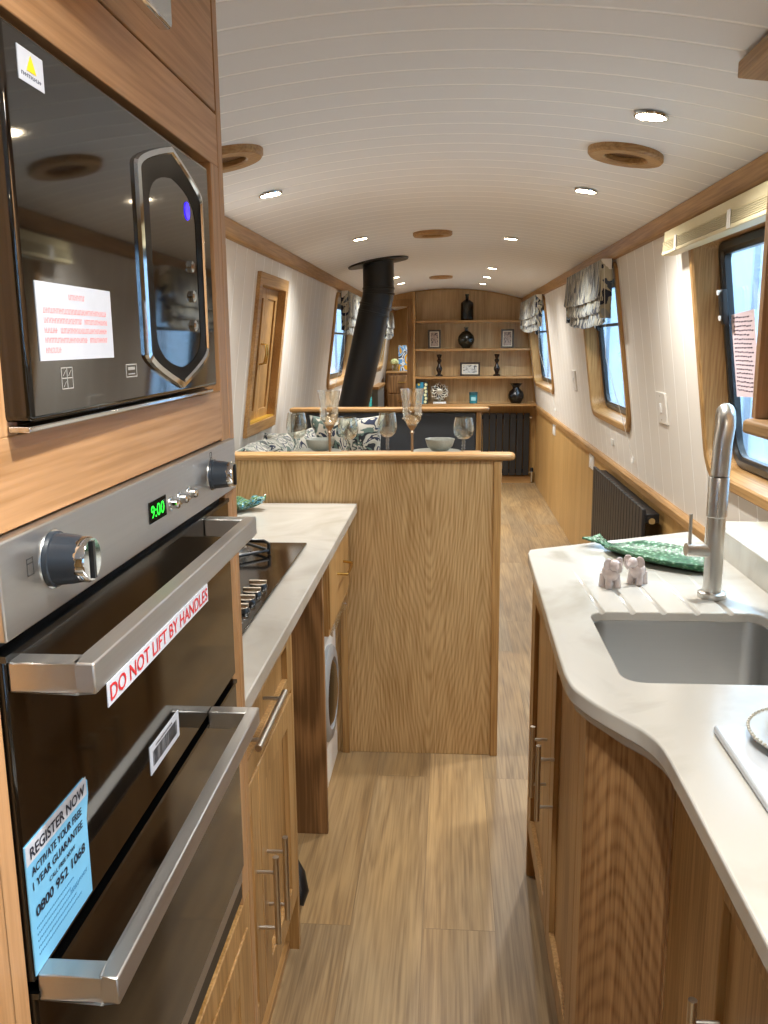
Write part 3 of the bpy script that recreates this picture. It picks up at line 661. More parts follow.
# green and blue glass leaf dish
lf = MB()
def leaf(u, v):
    t = (u-.5)*2; w_ = .055*(1-abs(t)**2.2)+.006; s = (v-.5)*2
    return (-.672+.070*t+.012*sin(14*u)*abs(s), 2.715+w_*s*1.15+.008*cos(20*u)*s, .905+.022*s*s+.006*sin(30*u+8*s)*abs(s)+.02*t*t)
lf.grid(leaf, 30, 12)
GG = contour_fabric('mottled_green_glass', [(0, '#2c5630'), (.3, '#6d9058'), (.48, '#1e4a3a'), (.66, '#3a90b8'), (.74, '#a9c6a8'), (.82, '#2c5630')], scale=(28, 28, 28), freq=12, rough=.12)
tag(lf.build('leaf_dish', GG, None, solid=.005, at=(-.66, 2.735, .9)), 'mottled green and blue glazed leaf dish on the left worktop against the bar', 'dish')

# ---------------------------------------------------------------- right counter
XR = .215
def smooth_run(p, n=6):
    out = [p[0]]
    for i in range(1, len(p)-2):
        p0, p1, p2, p3 = p[i-1:i+3]
        for k in range(n):
            t = k/n; out.append(tuple(.5*(2*p1[q]+(p2[q]-p0[q])*t+(2*p0[q]-5*p1[q]+4*p2[q]-p3[q])*t*t+(3*p1[q]-p0[q]-3*p2[q]+p3[q])*t**3) for q in (0, 1)))
    return out+[p[-2], p[-1]]
wtR = [(.20, 2.17), (.207, 2.205), (.235, 2.222), (.662, 2.438), (.676, 2.44), (.675, -.4), (.285, -.4)]+smooth_run([(.285, 1.00), (.2845, 1.06), (.281, 1.105), (.268, 1.145), (.248, 1.180), (.227, 1.215), (.207, 1.255), (.192, 1.30), (.1875, 1.36), (.188, 1.42)])
def counter():
    bm = bmesh.new(); edges = []
    r = .035; sk = [(x, y) for x, y in rrect(.278, .612, 1.32, 1.685, r, 6)]
    for loop in (wtR, sk):
        vs = [bm.verts.new((p[0], p[1], .90)) for p in loop]; edges += [bm.edges.new((vs[i], vs[(i+1) % len(vs)])) for i in range(len(vs))]
    bmesh.ops.triangle_fill(bm, use_beauty=True, use_dissolve=False, edges=edges)
    rr = bmesh.ops.extrude_face_region(bm, geom=list(bm.faces)); bmesh.ops.translate(bm, vec=(0, 0, -.028), verts=[g for g in rr['geom'] if isinstance(g, bmesh.types.BMVert)])
    bmesh.ops.recalc_face_normals(bm, faces=bm.faces)
    me = bpy.data.meshes.new('worktop'); bm.to_mesh(me); bm.free(); me.materials.append(TOP)
    o = bpy.data.objects.new('worktop', me); COL.objects.link(o); o['_org'] = (0, 0, 0)
    for v in me.vertices: v.co -= Vector((.5, 1.2, .872))
    o.location = (.5, 1.2, .872); o['_org'] = (.5, 1.2, .872)
    md = o.modifiers.new('bevel', 'BEVEL'); md.width = .004; md.segments = 3; md.limit_method = 'ANGLE'; md.angle_limit = radians(50)
    cut = MB()
    for x in (.305, .365, .425, .49, .555):
        cut.tube([(x, 1.665, .9015), (x-.015, 2.02, .9075)], .0075, 12)
    co = cut.build('groove_cutter', TOP, None)
    md = o.modifiers.new('grooves', 'BOOLEAN'); md.object = co; md.solver = 'EXACT'
    dg = bpy.context.evaluated_depsgraph_get(); me2 = bpy.data.meshes.new_from_object(o.evaluated_get(dg)); o.modifiers.clear(); o.data = me2
    bpy.data.objects.remove(co)
    return o
wtr = tag(counter(), 'white stone worktop on the right with a curved step and drainer grooves', 'worktop')
ap = MB().prism([(.670, 1.0), (.300, 1.0), (.297, 1.075), (.291, 1.12), (.276, 1.158), (.252, 1.195), (.236, 1.228), (.216, 1.268), (.201, 1.31), (.200, 1.34), (.670, 1.34)], 'z', .852, .872)
ap.build('moulded_underedge', TOP, wtr, bevel=.004)
MB().box(.676, .696, -.4, 2.31, .872, .964).build('upstand', TOP, wtr, bevel=.003)
bx = MB().prism([(.697, 0), (.868, 0), (.868, .78), (XC+hw(.958), .958), (.697, .958)], 'y', -.4, 2.30).build('trim_5', plain('cream_paint', '#b4ad9d', .5), None); struct(bx, 'cream boxed ledge behind the sink worktop')
# sink
sk = thing('sink', 'undermounted square stainless steel sink in the white worktop', 'sink', (.445, 1.5, .73))
def skl(i, z, r=.035): return [(x, y, z) for x, y in rrect(.278-.004+i, .612+.004-i, 1.316+i, 1.689-i, r, 6)]
MB().loft([skl(-.02, .8715), skl(.002, .8715), skl(.0045, .8718), skl(.0048, .882), skl(.006, .882), skl(.008, .74), skl(.012, .726, .04), skl(.03, .722, .04)], True, False, True).build('bowl', SINKST, sk, solid=.0015)
MB().lathe([(.042, .0), (.042, .002), (.034, .003), (.03, -.001), (.0001, -.001)], (.445, 1.50, .7235), n=28).build('waste', CHROME, sk)
# tap
tp = thing('kitchen_tap', 'tall brushed steel swan tap with a side lever behind the sink', 'tap', (.548, 1.797, .9))
MB().lathe([(.0285, 0), (.0285, .010), (.026, .012), (.0185, .0125)], (.548, 1.797, .9), n=32).build('base', STEELZ, tp)
MB().lathe([(.0185, .012), (.0185, .21)], (.548, 1.797, .9), n=28).build('body', STEELZ, tp)
b = MB(); pts = [(.548, 1.797, 1.11), (.550, 1.797, 1.262)]
for k in range(1, 9):
    a = k*pi/8; pts.append((.548+.002-.006*(1-cos(a)), 1.797-.028*(1-cos(a)), 1.262+.026*sin(a)))
pts.append((.533, 1.738, 1.23)); pts.append((.530, 1.735, 1.165))
b.tube(pts, [.0165]*2+[.0175]*8+[.0180, .0180], 20)
b.build('spout', STEELZ, tp, angle=60)
MB().lathe([(.0175, 0), (.0195, .002), (.0195, .078), (.0185, .080)], (.529, 1.735, 1.083), n=26).build('spray_head', STEELZ, tp)
b = MB(); b.tube([(.548, 1.797, .998), (.488, 1.79, 1.003)], .0135, 20); b.tube([(.496, 1.791, 1.006), (.4945, 1.790, 1.078)], .0036, 10); b.build('lever', STEELZ, tp)
# fish platter
fp = MB()
def fish(u, v):
    # along the body from tail (u=0) to nose (u=1)
    a = Vector((.372, 2.262)); e = Vector((.607, 1.975)); d = e-a; n_ = Vector((-d.y, d.x)).normalized()
    if u < .16: w_ = .034-.024*sin(pi*u/.32)-.02*max(0, .03-u)*20*(1-abs((v-.5)*2))
    else: w_ = .010+.067*max(0, sin(pi*min(1, (u-.16)/.84)**1.05))**.55
    s = (v-.5)*2; c_ = a+d*u+n_*(w_*s*1.0+.002*sin(pi*u))
    lip = .020*abs(s)**3.0*min(1, max(0, (u-.12)*5))
    z = .906+lip+(.014*(1-u/.2) if u < .2 else 0)+.0012*sin(u*120)*sin(s*26)
    if u < .12: z += .004*abs(s)
    return (c_.x, c_.y, z)
fp.grid(fish, 120, 28)
def fish_mat():
    m, N, L, P = newmat('glazed_fish_green')
    tc = N.new('ShaderNodeTexCoord'); vo = N.new('ShaderNodeTexVoronoi'); vo.inputs['Scale'].default_value = 95; L.new(tc.outputs['Object'], vo.inputs[0])
    r = ramp(N, [(0, '#d5e2d8'), (.25, '#6d9878'), (.45, '#33603f'), (.8, '#1b3d27')]); L.new(vo.outputs['Distance'], r.inputs[0])
    nz = N.new('ShaderNodeTexNoise'); nz.inputs['Scale'].default_value = 9; L.new(tc.outputs['Object'], nz.inputs[0])
    r2 = ramp(N, [(.42, '#42694a'), (.62, '#3f7a68')]); L.new(nz.outputs[0], r2.inputs[0])
    mx = N.new('ShaderNodeMix'); mx.data_type = 'RGBA'; mx.inputs['Factor'].default_value = .22; L.new(r.outputs[0], mx.inputs['A']); L.new(r2.outputs[0], mx.inputs['B']); L.new(mx.outputs['Result'], P.inputs['Base Color'])
    P.inputs['Roughness'].default_value = .38; P.inputs['Specular IOR Level'].default_value = .35
    b = N.new('ShaderNodeBump'); b.inputs['Strength'].default_value = .3; b.inputs['Distance'].default_value = .001; L.new(vo.outputs['Distance'], b.inputs['Height']); L.new(b.outputs[0], P.inputs['Normal'])
    return m
FISH = fish_mat()
o = fp.build('fish_platter', FISH, None, solid=.006, at=(.5, 2.13, .9)); tag(o, 'green glazed fish shaped platter on the drainer behind the tap', 'platter')
# two little elephant cruets
def elephant(x, y, rot, s, label):
    r = thing('elephant_figurine', label, 'figurine', (x, y, .9), 'elephant cruets on the drainer')
    PK = plain('pink_glazed_china', '#c3b5b0', .22, var=.32, bscale=70, coat=.4)
    def T(p): return (x+s*p[0], y+s*p[1], .9+s*p[2])
    def ell(b, c, rx, ry, rz, n=16):
        ls = []
        for k in range(1, 9):
            t = pi*k/9; ls.append([T((c[0]+rx*sin(t)*cos(2*pi*q/n), c[1]+ry*sin(t)*sin(2*pi*q/n), c[2]-rz*cos(t))) for q in range(n)])
        b.loft(ls)
    b = MB(); ell(b, (0, 0, .032), .019, .021, .021)
    ell(b, (-.004, -.016, .052), .013, .013, .013)
    for sx in (-1, 1):
        b.tube([T((sx*.010, -.006, .028)), T((sx*.012, -.010, 0))], [s*.008, s*.0075], 12)
        b.tube([T((sx*.010, .012, .028)), T((sx*.012, .014, 0))], [s*.008, s*.0075], 12)
    b.tube([T((-.004, -.027, .052)), T((-.006, -.036, .044)), T((-.008, -.042, .052)), T((-.009, -.040, .064))], [s*.0065, s*.0052, s*.0042, s*.003], 12)
    b.build('body', PK, r, angle=60)
    for sx in (-1, 1):
        e = MB(); e.lathe([(.0001, -.0015), (.010*s, -.001), (.0115*s, .0008), (.0001, .0022)], T((sx*.015-.003, -.012, .055)), axis='y', n=18, sx=1, sy=1.15); e.build('ear', PK, r)
    MB().lathe([(.005*s, 0), (.004*s, .004*s), (.0001, .006*s)], T((0, .002, .052)), n=10).build('stopper', CHROME, r)
    r.rotation_euler = (0, 0, rot); return r
elephant(.352, 1.865, .5, 1.0, 'pink china elephant cruet nearer the worktop edge, left of the pair')
elephant(.415, 1.895, -.7, .95, 'pink china elephant cruet right of the pair with raised trunk')
# serving board and plate
b = MB(); b.box(.362, .668, .62, 1.141, .9005, .912)
tag(b.build('serving_board', marble('board_stone', '#c6cbd0', '#b2b7be', scale=5), None, bevel=.003, at=(.58, .9, .9)), 'white stone serving board on the near end of the right worktop', 'board')
pl = thing('beaded_plate', 'round cream china plate with beaded rim on the white board', 'plate', (.483, 1.080, .912))
CHINA = plain('cream_china', '#a9a598', .25, var=.12, bscale=30, coat=.3)
MB().lathe([(.045, .0005), (.05, .002), (.062, .006), (.092, .014), (.0935, .0165), (.090, .017), (.064, .0105), (.052, .0062), (.0001, .0055)], (.483, 1.080, .912), n=64).build('dish', CHINA, pl, angle=60)
b = MB()
for k in range(72):
    a = 2*pi*k/72; b.lathe([(.0001, -.0022), (.002, -.0012), (.0026, 0), (.002, .0014), (.0001, .0022)], (.483+.0915*cos(a), 1.080+.0915*sin(a), .9295), n=6)
b.build('beading', CHINA, pl)
b = MB(); b.lathe([(.0001, .0058), (.04, .0062), (.0435, .0075), (.041, .0063)], (.483, 1.080, .912), n=48)
for k in range(10):
    a = 2*pi*k/10; b.tube([(.483+.02*cos(a), 1.080+.02*sin(a), .9185), (.483+.036*cos(a+.25), 1.080+.036*sin(a+.25), .9190)], .0024, 6)
b.build('crest', plain('sage_print', '#8c968c', .4), pl)

# right cabinets
rc = thing('sink_cabinet', 'oak cabinet with two panelled doors below the sink', 'cabinet', (.5, 1.75, 0))
MB().prism([(XR, 2.155), (XR, 2.175), (.66, 2.405), (.66, 2.385), (XR+.02, 2.155)], 'z', 0, .871).build('end_panel', OAK_V, rc, bevel=.001)
MB().box(XR+.05, XR+.065, 1.30, 2.15, 0, .14).build('plinth', OAK_H, rc)
MB().box(XR+.002, .67, 1.345, 2.15, .145, .163).build('bottom_panel', OAK_H, rc)
MB().box(XR, XR+.02, 1.285, 1.345, 0, .851).build('stile', OAK_V, rc, bevel=.001)
MB().box(XR+.001, XR+.02, 1.345, 2.155, .845, .8715).build('top_rail', OAK_H, rc)
a_ = shaker(rc, XR, 1.712, 2.15, .145, .845, -1); bar_handle(a_, 'z', (XR, 1.775, .528), .165, -.032, .0055)
a_ = shaker(rc, XR, 1.345, 1.712, .145, .845, -1); bar_handle(a_, 'z', (XR, 1.650, .545), .165, -.032, .0055)
cc = thing('corner_cabinet', 'oak cabinet below the near end of the right worktop with a curved corner panel', 'cabinet', (.55, .6, 0))
cp_ = [(XR, 1.284), (.225, 1.265), (.250, 1.235), (.275, 1.208), (.300, 1.185), (.318, 1.165), (.318, 1.15), (.345, 1.15), (.345, 1.284)]
MB().prism(cp_, 'z', 0, .851).build('corner_panel', OAK_CROWN, cc, bevel=.001, angle=50)
MB().box(.320, .34, .985, 1.149, .0, .851).build('filler_panel', OAK_V, cc, bevel=.001)
MB().box(.372, .387, -.38, .985, 0, .12).build('plinth', OAK_H, cc)
MB().box(.342, .67, -.38, -.36, 0, .871).build('end_panel', OAK_V, cc)
for k, (ya, yb) in enumerate(((.50, .983), (.02, .498))):
    a_ = shaker(cc, .318, ya, yb, .12, .851, -1); bar_handle(a_, 'z', (.318, yb-.075 if k == 0 else ya+.05, .575), .20, -.032, .0055)
MB().box(.318, .338, -.38, .018, .12, .851).build('filler_panel', OAK_V, cc, bevel=.001)

# ---------------------------------------------------------------- wall cupboard at upper right
wc = thing('wall_cupboard', 'oak wall cupboard with overhanging cornice by the nearest window', 'cupboard', (.7, 1.2, 1.28))
MB().prism([(.54, 1.29), (.80, 1.29), (.735, 1.85), (.54, 1.85)], 'y', 1.59, 1.61).build('side_panel', OAK_PALEV, wc, bevel=.001)
MB().prism([(.80, -.2), (.80, 1.61), (.56, 1.61), (.527, 1.60), (.515, 1.575), (.515, -.2)], 'z', 1.266, 1.29).build('bottom_shelf', OAK_H, wc, bevel=.006, seg=3)
MB().prism([(.478, 1.858), (.70, 1.83), (.70, 1.845), (.478, 1.884)], 'y', -.2, 1.612).build('cornice', OAK_H, wc, bevel=.002)
for k in range(3):
    d = shaker(wc, .56, -.2+k*.597, -.2+(k+1)*.597-.003, 1.293, 1.84, -1, fw=.05, mat=OAK_PALEV)
    bar_handle(d, 'z', (.56, -.2+k*.597+.05, 1.38), .12, -.03, .005)

# ---------------------------------------------------------------- dinette behind the bar
tb = thing('dinette_table', 'raised oak dinette table laid with glasses behind the bar', 'table', (-.27, 3.27, 0))
MB().box(-.65, .13, 2.93, 3.60, .960, .985).build('tabletop', OAK_X, tb, bevel=.006, seg=3)
MB().lathe([(.16, 0), (.155, .012), (.03, .03), (.03, .96)], (-.27, 3.27, .0), n=28).build('leg', CHROME, tb)
bs = thing('dinette_bench', 'dark grey upholstered bench with oak capped back beyond the table', 'bench', (-.35, 4.2, 0))
MB().box(-.875, .155, 4.02, 4.36, 0, .62).build('bench_base', OAK_V, bs)
MB().box(-.870, -.60, 3.0, 4.02, 0, .62).build('bench_base', OAK_V, bs)
MB().box(-.870, .15, 4.0, 4.33, .62, .70).build('seat_cushion', DGREY, bs, bevel=.02, seg=3)
MB().box(-.868, -.60, 3.0, 3.998, .62, .70).build('seat_cushion', DGREY, bs, bevel=.02, seg=3)
MB().box(-.80, .130, 4.335, 4.385, .62, 1.078).build('backrest', DGREY, bs, bevel=.012, seg=3)
MB().box(-.80, .152, 4.39, 4.43, 0, 1.085).build('back_panel', OAK_V, bs)
poly = [(-.80, 4.325), (.155, 4.325)]+[(.155+.042*sin(a), 4.37-.045*cos(a)) for a in [k*pi/8 for k in range(9)]]+[(-.80, 4.415)]
MB().prism(poly, 'z', 1.086, 1.106).build('cap_rail', OAK_X, bs, bevel=.006, seg=3)
MB().box(.132, .158, 4.335, 4.385, 0, 1.086).build('end_post', OAK_V, bs, bevel=.003)

def cushion(loc, size, tilt, yaw, label, thick=.07):
    b = MB()
    for s_ in (1, -1):
        def f(u, v):
            a, c_ = (u-.5)*2, (v-.5)*2; h = max(0, (1-a**4)*(1-c_**4))**.5
            pin = 1-.10*(1-abs(a)**2)*(abs(c_)**4)-.0
            pin2 = 1-.10*(1-abs(c_)**2)*(abs(a)**4)
            return (a*size/2*pin2, s_*h*thick+.004*sin(9*a+3*c_), c_*size/2*pin)
        b.grid(f, 20, 20)
    M = Matrix.Translation(loc) @ Matrix.Rotation(yaw, 4, 'Z') @ Matrix.Rotation(tilt, 4, 'X')
    b.v = [tuple(M @ Vector(p)) for p in b.v]
    return tag(b.build('cushion', CUSH, None, angle=80, at=loc), label, 'cushion', 'patterned cushions on the dinette bench')
cushion((-.505, 4.235, .895), .37, radians(-9), .0, 'patterned cushion leaning squarely on the grey back of the bench', .05)
cushion((-.735, 4.02, .88), .30, radians(-8), .9, 'patterned cushion turned into the corner of the bench')
cushion((-.785, 3.30, .885), .34, radians(12), pi/2, 'patterned cushion leaning on the side wall beside the oven housing')
cushion((-.78, 3.70, .875), .33, radians(14), pi/2-.1, 'patterned cushion leaning on the side wall under the oak hatch')

GZ = .985
def wineglass(x, y, label, h=.165, r=.040):
    root = thing('wine_glass', label, 'glass', (x, y, GZ), 'clear wine glasses on the dinette table')
    s = h/.165
    MB().lathe([(.0001, .066*s), (r*.5, .069*s), (r*.86, .085*s), (r, .108*s), (r*.95, .135*s), (r*.80, h), (r*.77, h), (r*.92, .135*s), (r*.965, .108*s), (r*.83, .087*s), (r*.45, .0725*s), (.0001, .07*s)], (x, y, GZ), n=32).build('bowl', CRYSTAL, root, angle=60)
    pr = [(.034, 0), (.034, .002), (.006, .005), (.0045, .012)]
    for k in range(3): zz = (.016+.016*k)*s; pr += [(.0042, zz), (.0085, zz+.006*s), (.0042, zz+.012*s)]
    pr += [(.005, .064*s), (.012, .068*s)]
    MB().lathe(pr, (x, y, GZ), n=20).build('stem', CRYSTAL, root, angle=60)
    return root
wineglass(-.250, 3.50, 'clear wine glass standing between the two tall goblets')
wineglass(.056, 3.50, 'clear wine glass at the right end of the table, right of the bowl', .144, .042)
wineglass(-.605, 3.42, 'clear wine glass at the left end of the table before the cushions', .172, .042)
wineglass(-.405, 3.46, 'clear wine glass just right of the left tall goblet', .150, .042)
def goblet(x, y, label, h=.27):
    root = thing('tall_goblet', label, 'goblet', (x, y, GZ), 'tall smoked goblets on the dinette table')
    n = 40; prof = [(.0001, .122), (.018, .128), (.031, .150), (.035, .175), (.036, .20), (.040, .235), (.045, h)]
    ls = []
    for r, z in prof: ls.append([(x+r*(1+.05*cos(10*t)*(1 if .13 < z < .2 else 0))*cos(t), y+r*(1+.05*cos(10*t)*(1 if .13 < z < .2 else 0))*sin(t), GZ+z) for t in [2*pi*k/n for k in range(n)]])
    for r, z in reversed(prof): ls.append([(x+max(.0001, r-.0022)*cos(t), y+max(.0001, r-.0022)*sin(t), GZ+z+(.002 if z < h else 0)) for t in [2*pi*k/n for k in range(n)]])
    MB().loft(ls).build('bowl', SMOKE, root, angle=50)
    b = MB(); random.seed(int(abs(x)*100))
    for k in range(26):
        a = random.random()*6.28; z = .15+.05*random.random(); rr = .0355
        b.lathe([(.0001, -.004), (.0035, 0), (.0001, .004)], (x+rr*cos(a), y+rr*sin(a), GZ+z), n=6)
    b.build('cut_pattern', plain('cut_glass_facets', '#cfcabb', .2, metal=.3), root)
    MB().lathe([(.038, 0), (.038, .003), (.01, .007), (.0055, .012), (.005, .095), (.009, .102), (.006, .108), (.012, .118), (.02, .130)], (x, y, GZ), n=24).build('stem', plain('bronzed_stem', '#857562', .3, metal=.7), root)
goblet(-.463, 3.34, 'tall smoked goblet on the left, before the patterned cushions', .262)
goblet(-.143, 3.34, 'tall smoked goblet on the right, standing beside the grey bowl', .268)
BOWLM = plain('speckled_grey_glaze', '#8b8e86', .35, var=.2, bscale=160)
def bowlset(x, y, l1, l2, r=.059):
    MBp = MB().lathe([(.05, .0), (.055, .003), (.098, .010), (.099, .013), (.055, .007), (.0001, .006)], (x-.015, y, GZ), n=44)
    tag(MBp.build('dinner_plate', BOWLM, None, at=(x-.015, y, GZ), angle=60), l2, 'plate', 'grey place setting plates')
    b = MB().lathe([(.028, 0), (.034, .002), (.050, .018), (r, .045), (r, .048), (r*.94, .046), (.046, .02), (.02, .008), (.0001, .007)], (x, y, GZ+.0135), n=44)
    tag(b.build('bowl', BOWLM, None, at=(x, y, GZ+.0135), angle=60), l1, 'bowl', 'grey place setting bowls')
bowlset(-.038, 3.48, 'speckled grey bowl stacked on a plate between the right goblet and glass', 'grey plate under the right hand bowl on the dinette table')
bowlset(-.52, 3.48, 'speckled grey bowl stacked on a plate in front of the cushions', 'grey plate under the left hand bowl on the dinette table')

# ---------------------------------------------------------------- radiators
def radiator(name, label, W_, H_, at, rot, n, depth=.05, knobside=1):
    """flat upright panels seen from -y; local x = width"""
    root = thing(name, label, 'radiator', at)
    M = Matrix.Translation(at)
    def P(b): b.v = [tuple(M @ Vector(p)) for p in b.v]; return b
    for k in range(n):
        p = W_/n; P(MB().box(-W_/2+k*p+.004, -W_/2+(k+1)*p-.004, -depth/2, -depth/2+.016, 0, H_)).build('column', ANTH, root, bevel=.003)
    for z_ in (.02, H_-.06): P(MB().box(-W_/2+.004, W_/2-.004, -depth/2+.016, depth/2, z_, z_+.04)).build('header_rail', BLACKM, root, bevel=.003)
    P(MB().tube([(knobside*(W_/2-.01), .0, H_-.045), (knobside*(W_/2+.02), 0, H_-.045)], .013, 14)).build('air_valve', CHROME, root)
    v = P(MB().tube([(knobside*(W_/2+.03), 0, -.07), (knobside*(W_/2+.03), 0, .035)], .011, 12).tube([(knobside*(W_/2), 0, .03), (knobside*(W_/2+.03), 0, .03)], .008, 10)); v.build('valve', CHROME, root)
    P(MB().lathe([(.016, .035), (.017, .06), (.013, .075), (.0001, .076)], (knobside*(W_/2+.03), 0, 0), n=14)).build('valve_knob', BLACKP, root)
    root.rotation_euler = (0, 0, rot); return root
radiator('radiator', 'tall charcoal panel radiator on the far bulkhead below the shelves', .54, .63, (.535, 8.845, .085), 0, 8)
radiator('radiator', 'low charcoal panel radiator on the right lower wall beyond the worktop', 1.24, .50, (.815, 4.14, .255), -pi/2, 20, depth=.07, knobside=1)

# ---------------------------------------------------------------- shelf unit on the far bulkhead
su = thing('shelf_unit', 'full width open oak shelf unit on the far bulkhead above the radiator', 'shelves', (.2, 8.8, .78))
ys = 8.66
SH = [1.626, 1.357, 1.088, .818]
MB().box(-.362, -.338, ys, 8.897, 0, 1.90).build('side_panel', OAK_V, su, bevel=.001)
for z in SH: 
    xr = XC+hw(z)-.012; MB().box(-.338, xr, ys, 8.897, z-.022, z).build('shelf', OAK_X, su, bevel=.001)
MB().prism([(-.338, .796), (.845, .796), (.72, 1.83)]+[(x, cz(x)-.012) for x in [.70-1.038*k/10 for k in range(11)]], 'y', 8.888, 8.8985).build('back_panel', OAK_BACK, su)
MB().box(-.338, .845, 8.86, 8.88, 0, .07).build('skirting', OAK_X, su)
yo = 8.76
BG = plain('black_gloss_ceramic', '#08080b', .2)
tag(MB().lathe([(.055, 0), (.06, .006), (.062, .02), (.062, .15), (.058, .17), (.035, .188), (.016, .20), (.016, .235), (.02, .238), (.02, .25), (.0001, .25)], (.165, yo, SH[0]), n=28).build('bottle', BG, None, at=(.165, yo, SH[0])), 'black glossy bottle standing alone on the top shelf', 'bottle')
tag(MB().lathe([(.03, 0), (.04, .008), (.074, .05), (.082, .085), (.074, .12), (.04, .158), (.016, .17), (.015, .19), (.026, .205), (.022, .205), (.0001, .195)], (.158, yo, SH[1]), n=32, sy=.6).build('flask_vase', plain('dark_olive_glaze', '#1d1c14', .22), None, at=(.158, yo, SH[1])), 'round dark green flask vase between two portrait frames', 'vase')
def frame(x, z, w, h, lean, yaw, label, mat, dark=False):
    r = thing('picture_frame', label, 'picture frame', (x, yo, z))
    M = Matrix.Translation((x, yo, z)) @ Matrix.Rotation(lean, 4, 'X')
    def T(b): b.v = [tuple(M @ Vector(p)) for p in b.v]; return b
    t = .017
    T(MB().box(-w/2, w/2, 0, .012, 0, t).box(-w/2, w/2, 0, .012, h-t, h).box(-w/2, -w/2+t, 0, .012, t, h-t).box(w/2-t, w/2, 0, .012, t, h-t)).build('frame', plain('dark_brown_wood', '#2c1d14', .3), r, bevel=.001)
    T(MB().box(-w/2+t, w/2-t, .006, .010, t, h-t)).build('mount', plain('cream_mount', '#d9cdb6', .7), r)
    m_ = .008 if not dark else .01
    T(MB().box(-w/2+t+m_, w/2-t-m_, .0048, .006, t+m_, h-t-m_)).build('photograph', mat, r)
    T(MB().box(-.02, .02, .012, .016, 0, h*.8)).build('easel_back', BLACKP, r)
    r.rotation_euler = (0, 0, yaw); return r
PH1 = contour_fabric('sepia_portrait', [(0, '#6f5a4e'), (.3, '#3a2d28'), (.55, '#a58f80'), (.8, '#51423a')], scale=(30, 30, 22), freq=6, rough=.5)
PH2 = contour_fabric('grey_landscape', [(0, '#d7d6cf'), (.4, '#8b8a84'), (.6, '#bdbcb6'), (.85, '#4a4a48')], scale=(14, 14, 34), freq=6, rough=.5)
frame(-.152, SH[1], .125, .185, radians(-8), .12, 'dark framed portrait photo left of the flask vase', PH1)
frame(.560, SH[1], .125, .185, radians(-8), -.12, 'dark framed portrait photo right of the flask vase', PH1)
frame(.200, SH[2], .195, .135, radians(-8), 0, 'dark framed landscape photo between the candlesticks', PH2, True)
cs = MB().lathe([(.036, 0), (.036, .012), (.016, .022), (.018, .035), (.028, .058), (.030, .08), (.016, .105), (.011, .125), (.02, .14), (.024, .155), (.014, .17), (.018, .185), (.026, .205), (.022, .212), (.012, .206), (.0001, .205)], (-.105, yo, SH[2]), n=20)
c1 = tag(cs.build('candlestick', plain('dark_bronze', '#2a201a', .25, metal=.4), None, at=(-.105, yo, SH[2])), 'dark turned candlestick left of the landscape photo', 'candlestick', 'candlesticks on the third shelf')
dup(c1, (.462, yo, SH[2]), 'dark turned candlestick right of the landscape photo')
x = -.327
for w_, h_, col, lab, spine in ((.034, .20, '#1f6f8c', 'blue-green hardback book, leftmost on the bottom shelf', '#d6c25a'), (.030, .215, '#2f87a8', 'bright blue hardback book beside the patterned one', None), (.042, .215, '#2a3436', 'book with yellow and white patterned spine, rightmost of the row', '#dfe0b0'), ):
    bk = thing('book', lab, 'book', (x+w_/2, yo, SH[3]), 'books on the bottom shelf')
    MB().box(x, x+.003, yo-.07, yo+.07, SH[3], SH[3]+h_).box(x+w_-.003, x+w_, yo-.07, yo+.07, SH[3], SH[3]+h_).box(x, x+w_, yo-.073, yo-.07, SH[3], SH[3]+h_).build('cover', plain('cover_'+col, col, .4), bk, bevel=.0008)
    MB().box(x+.003, x+w_-.003, yo-.0695, yo+.066, SH[3]+.002, SH[3]+h_-.004).build('pages', CARD, bk)
    if spine:
        b = MB(); n = 6 if w_ > .035 else 2
        for k in range(n):
            b.lathe([(.0001, 0), (w_*.36, 0), (w_*.36, .0008), (.0001, .0008)], (x+w_/2+(.004 if k % 2 else -.004), yo-.0742, SH[3]+.022+k*(.17/max(1, n-1))), axis='y', n=9)
        b.build('spine_pattern', plain('spine_'+spine, spine, .5), bk)
    x += w_+.002
so = thing('star_ornament', 'open metal star shaped ornament beside the row of books', 'ornament', (-.10, yo, SH[3]))
MB().box(-.165, -.035, yo-.03, yo+.03, SH[3], SH[3]+.016).build('base', WHITEP, so, bevel=.002)
b = MB(); c0 = Vector((-.10, yo, SH[3]+.118))
for k in range(12):
    a = 2*pi*k/12; d = Vector((cos(a), 0, sin(a))); e = Vector((cos(a+.45), 0, sin(a+.45))); l = .098 if k % 2 else .085
    b.tube([c0+d*.028, c0+e*.062, c0+d*l], [.004, .0075, .003], 8); b.tube([c0+d*.062, c0+e*.088], [.0055, .003], 8)
b.lathe([(.024, -.004), (.03, 0), (.024, .004)], tuple(c0), axis='y', n=24); b.build('rays', plain('pale_pewter', '#c9c4b4', .3, metal=.7), so)
MB().lathe([(.0001, 0), (.075, 0), (.075, .004), (.0001, .004)], (c0.x, c0.y+.012, c0.z), axis='y', n=32).build('back_disc', plain('dark_walnut', '#3a2c20', .5), so)
mg = thing('candle_jar', 'small teal glass candle jar alone in the middle of the bottom shelf', 'candle', (.235, yo, SH[3]))
MB().lathe([(.036, 0), (.040, .004), (.042, .10), (.039, .10), (.037, .08), (.0001, .08)], (.235, yo, SH[3]), n=28).build('jar', plain('teal_glass', '#2f7f8c', .15, coat=.4), mg)
MB().lathe([(.0425, .082), (.0435, .09), (.0435, .112), (.0001, .114)], (.235, yo, SH[3]), n=28).build('lid', plain('dark_teal', '#1f4f58', .3), mg)
MB().box(.212, .258, yo-.0425, yo-.0405, SH[3]+.03, SH[3]+.065).build('label', plain('pale_label', '#8fc0c4', .6), mg)
